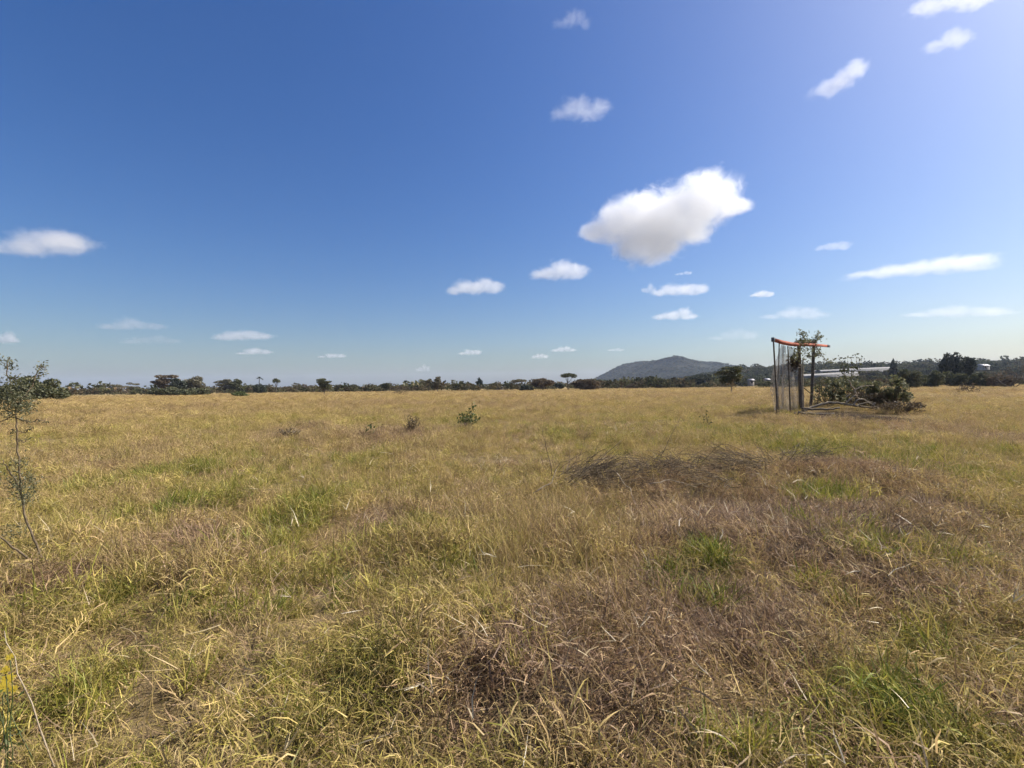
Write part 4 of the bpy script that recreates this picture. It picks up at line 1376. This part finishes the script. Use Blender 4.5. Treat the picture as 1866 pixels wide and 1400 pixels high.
# ------------------------------------------------------------------ thorn sapling and yellow flower at the left
def thorn_sapling():
    r = np.random.default_rng(19)
    Y = 3.7
    b = at(86, 1050, Y); z0 = gz1(b.x, Y)
    root = empty('thorn_sapling', (b.x, Y, z0))
    tag(root, 'thin thorny acacia sapling close by at the left edge', 'sapling')
    o = np.array([b.x, Y, z0])
    st = MB(); lf = MB()

    def path(pp, ra, rb, dy=0.0, nl=0, spread=.03, ls=.012):
        p = np.array([np.array(at(x, y, Y + dy * k / max(1, len(pp) - 1))) for k, (x, y) in enumerate(pp)]) - o
        n = len(pp) * 4; s = np.linspace(0, 1, n); f = np.linspace(0, 1, len(pp))
        q = np.stack([np.interp(s, f, p[:, j]) for j in range(3)], 1)
        q[1:] += r.normal(0, .004, (n - 1, 3))
        tube(st, q, np.linspace(ra, rb, n), 6)
        if nl:
            c = q[r.integers(1, n, nl)] + r.normal(0, spread, (nl, 3))
            leaves(lf, c, None, ls, r, .4)
        # paired thorns
        for k in range(n // 2):
            i = r.integers(1, n - 1)
            d = r.normal(0, 1, 3); d /= np.linalg.norm(d)
            tube(st, np.array([q[i], q[i] + d * .035]), [.0018, .0003], 4, .9, False)
        return q
    path([(86, 1052), (70, 1000), (50, 955), (38, 890), (33, 830), (30, 780), (27, 740), (18, 700), (12, 672), (18, 650)], .0085, .003, .1, 60, .03)
    path([(38, 900), (28, 872), (10, 850), (4, 838)], .007, .003, -.1, 30)
    path([(84, 1050), (40, 1010), (0, 975), (-40, 950)], .009, .004, -.1, 30)
    path([(27, 745), (45, 722), (60, 700), (68, 678), (74, 664)], .006, .002, .15, 60, .025)
    path([(74, 670), (82, 668)], .003, .001, 0, 40, .02); path([(66, 684), (78, 682)], .003, .001, 0, 36, .02)
    path([(12, 672), (4, 660), (-6, 655)], .003, .001, 0, 46, .025); path([(14, 668), (26, 660)], .003, .001, 0, 40, .02)
    path([(16, 690), (30, 690), (22, 695)], .004, .001, 0, 46, .025)
    path([(28, 755), (10, 765), (-10, 772)], .005, .002, .1, 40, .02)
    path([(29, 762), (55, 770), (75, 765), (88, 770)], .005, .002, .1, 26, .012)
    path([(31, 785), (45, 788), (58, 780)], .004, .002, .05, 14, .012); path([(31, 782), (20, 788)], .003, .001, 0, 8, .01)
    path([(30, 735), (45, 738), (62, 736)], .004, .002, .1, 30, .018)
    path([(31, 800), (44, 806), (60, 796)], .003, .001, 0, 10, .012)
    # feathery leaf clouds
    for (x, y, rp, n) in ((28, 735, 32, 1000), (12, 722, 30, 640), (40, 880, 30, 620), (46, 905, 22, 300), (20, 700, 20, 220), (44, 745, 22, 240), (34, 845, 16, 120), (30, 965, 22, 160)):
        c = np.array(at(x, y, Y)) - o; rr = rp / RES_F * Y
        leaves(lf, clump_points(c, (rr, rr, rr * .8), n, r, .1), None, .010, r, .35)
    st.build('stem', M['twig'], root); lf.build('foliage', M['brush'], root)


thorn_sapling()

M['petal'] = leaf_mat('yellow_petals', [(0.0, (0.36, 0.25, 0.015)), (1.0, (0.55, 0.42, 0.04))], .3)


def flower_plant():
    r = np.random.default_rng(8)
    Y = 1.75
    b = at(30, 1400, Y); z0 = gz1(b.x, Y)
    root = empty('yellow_flower', (b.x, Y, z0))
    tag(root, 'yellow flowering weed cut by the bottom left edge', 'flower')
    o = np.array([b.x, Y, z0])
    lf = MB()
    for (x, y, s) in ((18, 1198, .015), (14, 1238, .024), (6, 1252, .024), (24, 1256, .016), (-12, 1230, .022), (10, 1222, .018)):
        h = np.array(at(x, y, Y + r.uniform(-.05, .12))) - o
        st = MB(); pe = MB()
        tube(st, wiggle((r.normal(0, .03), r.normal(0, .03), 0), h, 7, .05, r), np.linspace(.0022, .0014, 7), 5)
        nrm = np.array([.3, -.6, .75]); nrm /= np.linalg.norm(nrm)
        ax = np.cross(nrm, (0, 0, 1)); ax /= np.linalg.norm(ax); ay = np.cross(nrm, ax)
        n = 9
        V = [h]; Q = []
        for k in range(n):
            a = k * 6.283 / n + r.normal(0, .1)
            d = ax * math.cos(a) + ay * math.sin(a); e = -ax * math.sin(a) + ay * math.cos(a)
            L = s * r.uniform(.85, 1.15); b0 = len(V)
            V += [h + d * L * .55 + e * L * .24 + nrm * .003, h + d * L + nrm * .001, h + d * L * .55 - e * L * .24 + nrm * .003]
            Q.append((0, b0, b0 + 1, b0 + 2))
        pe.add(V, Q, None, r.random(len(V)))
        leaves(lf, h * r.uniform(.3, .9, (5, 1)) + r.normal(0, .015, (5, 3)), None, .013, r, .35)
        sto = st.build('stem', M['green'], root); pe.build('flower_head', M['petal'], sto)
    lf.build('foliage', M['green'], root)


flower_plant()

# ------------------------------------------------------------------ greenhouses and far houses
M['film'] = plain_mat('milky_greenhouse_film', (0.22, 0.21, 0.195), (0.34, 0.325, 0.30), .4, .8, .02)
M['shade_wall'] = plain_mat('grey_insect_screen', (0.10, 0.10, 0.095), (0.20, 0.19, 0.18), .5, .9)
M['wall_white'] = plain_mat('white_plaster', (0.28, 0.26, 0.23), (0.40, 0.37, 0.33), .8, .9)
M['tin'] = plain_mat('grey_tin_roof', (0.22, 0.21, 0.22), (0.34, 0.33, 0.34), .6, .5)
M['dark_glass'] = plain_mat('dark_opening', (0.03, 0.03, 0.035), (0.06, 0.06, 0.07), 2, .3)


def greenhouse(label, px0, py0, px1, py1, Y0, Y1, hgt, spans):
    """long house whose ridge runs from one photo point to the other"""
    A = at(px0, py0, Y0); B = at(px1, py1, Y1)
    za = A.z - hgt; zb = B.z - hgt
    ctr = (A + B) / 2
    root = empty('greenhouse', (ctr.x, ctr.y, min(za, zb)))
    tag(root, label, 'greenhouse', 'white greenhouses on the slope')
    d = Vector((B.x - A.x, B.y - A.y, 0)); L = d.length; d.normalize()
    nrm = Vector((-d.y, d.x, 0))
    if nrm.y < 0: nrm = -nrm
    w = 8.0
    o = Vector(root.location)
    for s in range(spans):
        mb = MB(); nseg = 24; na = 8; v = []
        for i in range(nseg + 1):
            k = i / nseg
            c = A.lerp(B, k); base = za + (zb - za) * k
            for j in range(na + 1):
                a = math.pi * j / na
                off = s * w + w / 2 - math.cos(a) * w / 2
                z = base + hgt * .62 + hgt * .38 * math.sin(a)
                p = Vector((c.x, c.y, 0)) + nrm * off
                v.append((p.x - o.x, p.y - o.y, z - o.z))
        q = [(i * (na + 1) + j, (i + 1) * (na + 1) + j, (i + 1) * (na + 1) + j + 1, i * (na + 1) + j + 1) for i in range(nseg) for j in range(na)]
        mb.add(v, q); mb.build('roof', M['film'], root, True)

    def wall(p0, p1, b0, b1, nm):
        mb = MB()
        q0 = Vector(p0) - Vector((o.x, o.y, 0)); q1 = Vector(p1) - Vector((o.x, o.y, 0))
        th = (Vector(p1) - Vector(p0)).normalized().cross(Vector((0, 0, 1))) * .06
        v = []
        for t_ in (-1, 1):
            for (qq, bb) in ((q0, b0), (q1, b1)):
                v.append((qq.x + th.x * t_, qq.y + th.y * t_, bb - o.z - 3)); v.append((qq.x + th.x * t_, qq.y + th.y * t_, bb - o.z + hgt * .62))
        mb.add(v, [(0, 2, 3, 1), (4, 5, 7, 6), (0, 1, 5, 4), (2, 6, 7, 3), (1, 3, 7, 5)])
        mb.build(nm, M['shade_wall'], root)
    a0 = Vector((A.x, A.y, 0)); b0 = Vector((B.x, B.y, 0))
    wall(a0 - nrm * .03, b0 - nrm * .03, za, zb, 'side_wall')
    wall(a0 + nrm * (spans * w + .03), b0 + nrm * (spans * w + .03), za, zb, 'side_wall')
    wall(a0 - d * .1, a0 - d * .1 + nrm * spans * w, za, za, 'end_wall'); wall(b0 + d * .1, b0 + d * .1 + nrm * spans * w, zb, zb, 'end_wall')
    for k in range(int(L / 6) + 1):                    # posts along the near side
        c = A.lerp(B, min(1, k * 6 / L)); zz = za + (zb - za) * min(1, k * 6 / L)
        mb = MB(); p = Vector((c.x, c.y, 0)) - nrm * .16 - Vector((o.x, o.y, 0))
        tube(mb, [(p.x, p.y, zz - o.z - 2), (p.x, p.y, zz - o.z + hgt * .62)], .06, 5); mb.build('post', M['tin'], root)


greenhouse('upper long white greenhouse on the slope behind the frame', 1496, 674.5, 1636, 668, 430, 440, 3.2, 2)
greenhouse('lower long white greenhouse nearer the field', 1466, 682.5, 1565, 677, 330, 335, 3.2, 1)


def house(name, label, px, ridge_py, wpx, Y, wall_h, roof_h, dep, roofmat='tin'):
    P = at(px, ridge_py, Y); W = wpx / RES_F * Y
    z0 = P.z - wall_h - roof_h
    root = empty(name, (P.x, Y, z0)); tag(root, label, 'house')
    mb = MB(); x, y = W / 2, dep / 2
    mb.add([(-x, -y, -1.5), (x, -y, -1.5), (x, y, -1.5), (-x, y, -1.5), (-x, -y, wall_h), (x, -y, wall_h), (x, y, wall_h), (-x, y, wall_h), (-x, 0, wall_h + roof_h * .93), (x, 0, wall_h + roof_h * .93)],
           [(0, 1, 5, 4), (2, 3, 7, 6), (3, 0, 4, 7), (1, 2, 6, 5)], [(4, 8, 7), (5, 6, 9)])
    mb.build('wall', M['wall_white'], root)
    mb = MB(); e = .5
    mb.add([(-x - e, -y - e, wall_h - .2), (x + e, -y - e, wall_h - .2), (x + e, 0, wall_h + roof_h), (-x - e, 0, wall_h + roof_h), (-x - e, y + e, wall_h - .2), (x + e, y + e, wall_h - .2),
            (-x - e, -y - e, wall_h - .08), (x + e, -y - e, wall_h - .08), (x + e, 0, wall_h + roof_h + .12), (-x - e, 0, wall_h + roof_h + .12), (-x - e, y + e, wall_h - .08), (x + e, y + e, wall_h - .08)],
           [(1, 0, 3, 2), (2, 3, 4, 5), (6, 7, 8, 9), (9, 8, 11, 10), (0, 1, 7, 6), (5, 4, 10, 11), (1, 2, 8, 7), (3, 0, 6, 9), (2, 5, 11, 8), (4, 3, 9, 10)])
    mb.build('roof', M[roofmat], root)
    for k, fx in enumerate((-.55, 0, .55)):
        ww, wh, zb = (.5, 1.1, .9) if k != 1 else (.55, 2.0, 0.0)
        mb = MB(); cx_ = fx * x
        mb.add([(cx_ - ww, -y - .06, zb), (cx_ + ww, -y - .06, zb), (cx_ + ww, -y - .06, zb + wh), (cx_ - ww, -y - .06, zb + wh),
                (cx_ - ww, -y + .02, zb), (cx_ + ww, -y + .02, zb), (cx_ + ww, -y + .02, zb + wh), (cx_ - ww, -y + .02, zb + wh)],
               [(0, 1, 2, 3), (4, 0, 3, 7), (1, 5, 6, 2), (3, 2, 6, 7), (0, 4, 5, 1)])
        mb.build('door' if k == 1 else 'window', M['dark_glass'], root)


house('white_house', 'tiny white house among the scrub right of the field tree', 1368, 691, 8, 300, 2.0, .7, 3)
house('white_house', 'tiny pale house just left of the netting', 1397, 690, 7, 290, 2.0, .7, 3)
house('farm_shed', 'tiny white shed in the middle of the far tree line', 910, 703, 15, 262, 2.0, .6, 4)
house('farm_shed', 'pale roofed building behind the bushes near the right thicket', 1790, 664, 15, 420, 2.2, 1.4, 6)


# ------------------------------------------------------------------ clouds: real volumes high over the land
def cloud_material(name, blobs, dens, nscale, amp, bottom, soft, aspect):
    m, nt, out = new_mat(name)
    tc = nt.nodes.new('ShaderNodeTexCoord')
    obj = tc.outputs['Object']

    def vm(op, a, b):
        n = nt.nodes.new('ShaderNodeVectorMath'); n.operation = op
        for i, x in enumerate((a, b)):
            if isinstance(x, tuple): n.inputs[i].default_value = x
            else: nt.links.new(x, n.inputs[i])
        return n
    nz = nt.nodes.new('ShaderNodeTexNoise'); nz.inputs['Scale'].default_value = nscale
    nz.inputs['Detail'].default_value = 10; nz.inputs['Roughness'].default_value = .70; nz.inputs['Distortion'].default_value = .6
    nt.links.new(vm('MULTIPLY', obj, aspect).outputs[0], nz.inputs['Vector'])
    field = None
    for (c, r) in blobs:
        dd = vm('DIVIDE', vm('SUBTRACT', obj, tuple(c)).outputs[0], tuple(r)).outputs[0]
        ln = nt.nodes.new('ShaderNodeVectorMath'); ln.operation = 'LENGTH'; nt.links.new(dd, ln.inputs[0])
        e = math_n(nt, 'SUBTRACT', 1.0, ln.outputs['Value'])
        if field is None: field = e
        else:
            sm = nt.nodes.new('ShaderNodeMath'); sm.operation = 'SMOOTH_MAX'
            nt.links.new(field, sm.inputs[0]); nt.links.new(e, sm.inputs[1]); sm.inputs[2].default_value = .25
            field = sm.outputs[0]
    nzv = math_n(nt, 'MULTIPLY', math_n(nt, 'SUBTRACT', nz.outputs['Fac'], .53), amp)
    f = math_n(nt, 'ADD', field, nzv)
    mr = nt.nodes.new('ShaderNodeMapRange'); mr.interpolation_type = 'SMOOTHSTEP'
    nt.links.new(f, mr.inputs['Value'])
    mr.inputs['From Min'].default_value = .02; mr.inputs['From Max'].default_value = soft
    mr.inputs['To Min'].default_value = 0; mr.inputs['To Max'].default_value = dens
    sepn = nt.nodes.new('ShaderNodeSeparateXYZ'); nt.links.new(obj, sepn.inputs[0])
    fb = nt.nodes.new('ShaderNodeMapRange'); fb.interpolation_type = 'SMOOTHSTEP'
    nt.links.new(math_n(nt, 'ADD', sepn.outputs['Z'], math_n(nt, 'MULTIPLY', nzv, .25)), fb.inputs['Value'])
    fb.inputs['From Min'].default_value = bottom - .14; fb.inputs['From Max'].default_value = bottom + .14
    d = math_n(nt, 'MULTIPLY', mr.outputs[0], fb.outputs[0])
    pv = nt.nodes.new('ShaderNodeVolumePrincipled')
    pv.inputs['Color'].default_value = (.985, .985, .985, 1)
    pv.inputs['Anisotropy'].default_value = .25
    nt.links.new(d, pv.inputs['Density'])
    nt.links.new(pv.outputs[0], out.inputs['Volume'])
    return m


def hull(blobs, grow):
    bm = bmesh.new()
    for (c, r) in blobs:
        bmesh.ops.create_icosphere(bm, subdivisions=2, radius=1.0, matrix=Matrix.Translation(Vector(c)) @ Matrix.Diagonal((r[0] * grow, r[1] * grow, r[2] * grow, 1)))
    g = bmesh.ops.convex_hull(bm, input=bm.verts)
    bmesh.ops.delete(bm, geom=[v for v in bm.verts if not v.link_faces], context='VERTS')
    ext = [e for e in g['geom_interior'] if isinstance(e, bmesh.types.BMVert)]
    bmesh.ops.delete(bm, geom=[v for v in ext if v.is_valid], context='VERTS')
    holes = [f for f in g['geom_holes'] if f.is_valid] if 'geom_holes' in g else []
    if holes: bmesh.ops.delete(bm, geom=holes, context='FACES')
    me = bpy.data.meshes.new('cloud')
    bm.to_mesh(me); bm.free()
    return me


def cloud(label, px, py, w, h, opacity, alt=900.0, blobs=None, slope=0.0, group='fair weather clouds', name='cloud', bottom=-.48, grow=1.16):
    """w, h in photo pixels; stands where its sight line reaches the cloud base height"""
    d = ray(px, py)
    el = d.z / d.y
    Y = min(alt / max(el, .02), 26000)
    c = at(px, py, Y)
    sx = w / 2 / RES_F * Y * 1.18; sz = h / 2 / RES_F * Y * 1.18
    sy = max(sz, min(sx * .7, sz * 2.2))
    if py > 500 and blobs is None: sz *= 1.3
    r = np.random.default_rng(int(px * 3 + py * 7))
    if blobs is None:
        blobs = []
        n = 5 if w > 60 else 4
        for k in range(n):
            u = -.62 + 1.24 * k / (n - 1)
            hh = (1.15 - .85 * abs(u - .1)) * r.uniform(.7, 1.2)
            blobs.append(((u, r.uniform(-.25, .25), -.42 + hh * .42 + slope * u), (.42 * r.uniform(.85, 1.2), .62, max(.3, hh * .72))))
    me = hull(blobs, grow)
    o = bpy.data.objects.new(name, me); COL.objects.link(o)
    o.location = c; o.scale = (sx, sy, sz)
    od = {'thick': 3.6, 'mid': 1.15, 'thin': .5, 'faint': .25}[opacity] * (.95 if py > 555 else 1)
    dens = od / (sy * 1.1)
    amp = {'thick': 1.7, 'mid': 1.8, 'thin': 2.0, 'faint': 2.0}[opacity]
    soft = {'thick': .45, 'mid': .65, 'thin': .7, 'faint': .8}[opacity]
    me.materials.append(cloud_material('cloud_vapour', blobs, dens, (2.9 if opacity == 'thick' else 1.9) + r.uniform(0, .4), amp, bottom, soft, (max(1.0, min(2.6, sx / sz * .8)), max(1.0, min(1.6, sy / sz * .8)), 1.0)))
    tag(o, label, 'cloud', group)
    return o


cloud('largest bright cumulus cloud, slanting up to the right above the hill', 1210, 403, 298, 164, 'thick',
      bottom=-.85, grow=1.22,
      blobs=[((-.44, 0, -.02), (.34, .5, .50)), ((-.14, 0, -.30), (.46, .6, .62)), ((.03, .1, .14), (.46, .65, .58)), ((.41, -.1, .42), (.40, .55, .52)), ((.22, 0, .02), (.42, .6, .58)),
             ((-.27, 0, .14), (.34, .5, .44)), ((-.70, 0, -.19), (.22, .35, .22)), ((.76, 0, .25), (.20, .3, .18))])
cloud('ragged white puff below and left of the largest cloud', 1018, 494, 92, 56, 'mid')
cloud('flat based white puff left of the ragged one', 866, 522, 98, 36, 'mid')
cloud('thin veiled double cloud high above the picture middle', 1055, 201, 100, 56, 'thin')
cloud('faint wisp at the top above the double cloud', 1043, 38, 66, 40, 'faint')
cloud('bright cloud cut by the top edge at the right', 1735, 2, 130, 46, 'mid')
cloud('faint torn cloud below the one at the top edge', 1722, 76, 84, 52, 'thin', slope=.35)
cloud('diagonal bright cloud high at the right', 1527, 146, 112, 84, 'mid',
      blobs=[((-.62, 0, -.55), (.36, .5, .28)), ((-.22, 0, -.30), (.42, .5, .42)), ((.18, 0, .05), (.40, .5, .50)), ((.50, 0, .45), (.36, .5, .42))])
cloud('small faint peaked cloud right of the largest cloud', 1521, 446, 58, 32, 'thin')
cloud('long wedge shaped white cloud over the greenhouses', 1680, 487, 240, 56, 'mid',
      blobs=[((-.78, 0, -.45), (.26, .6, .30)), ((-.42, 0, -.25), (.34, .6, .45)), ((-.02, 0, -.02), (.36, .6, .52)), ((.38, 0, .15), (.36, .6, .60)), ((.72, 0, .22), (.27, .6, .62))])
cloud('tiny white cloud left above the orange beam', 1388, 536, 40, 15, 'mid')
cloud('white flat cloud straight below the largest cloud', 1241, 527, 90, 29, 'mid')
cloud('small round puff touching the left of the flat cloud', 1182, 527, 28, 20, 'thin')
cloud('tiny wisp between the largest cloud and the flat cloud', 1246, 498, 28, 11, 'thin')
cloud('soft white cloud below the flat cloud', 1231, 574, 72, 24, 'mid')
cloud('long soft cloud right above the frame', 1449, 571, 112, 28, 'thin')
cloud('faint low cloud left of the orange beam', 1342, 611, 84, 24, 'faint')
cloud('long faint cloud low at the right, under the wedge cloud', 1752, 568, 190, 26, 'thin')
cloud('wide greyish cloud cut by the left edge', 62, 442, 205, 64, 'mid')
cloud('small pale cloud at the left edge above the sapling', 8, 617, 50, 24, 'mid')
cloud('soft pale cloud at the left, upper of a stepped pair', 238, 592, 104, 24, 'thin')
cloud('soft pale cloud at the left, lower of a stepped pair', 272, 619, 96, 22, 'faint')
cloud('white low cloud left of the middle, upper of two', 443, 610, 98, 28, 'mid')
cloud('white low cloud left of the middle, lower of two', 462, 641, 58, 14, 'mid')
cloud('small low white cloud above the dark layered tree', 604, 648, 44, 12, 'mid')
cloud('small low cloud above the egg shaped tree', 857, 642, 38, 14, 'mid')
cloud('tiny low cloud, left of the two above the umbrella acacia', 984, 649, 28, 12, 'mid')
cloud('tiny low cloud, right of the two above the umbrella acacia', 1028, 637, 40, 12, 'mid')
cloud('tiny faint cloud at the left shoulder of the hill', 1122, 637, 28, 9, 'thin')
cloud('tiny faint puff just above the acacia pair', 770, 672, 26, 15, 'thin')

# ------------------------------------------------------------------ haze
def haze():
    bm = bmesh.new(); bmesh.ops.create_cube(bm, size=1.0)
    me = bpy.data.meshes.new('haze'); bm.to_mesh(me); bm.free()
    o = bpy.data.objects.new('haze', me); COL.objects.link(o)
    lo, hi = -6.0, 190.0
    o.scale = (12400, 12400, hi - lo); o.location = (0, 0, (hi + lo) / 2)
    m, nt, out = new_mat('haze_air')
    pv = nt.nodes.new('ShaderNodeVolumePrincipled')
    pv.inputs['Color'].default_value = (.62, .74, 1.0, 1)
    pv.inputs['Density'].default_value = 0.000085
    pv.inputs['Anisotropy'].default_value = .1
    nt.links.new(pv.outputs[0], out.inputs['Volume'])
    me.materials.append(m)
    tag(o, 'thin pale haze in the air over the plain', 'haze', kind='stuff')


haze()
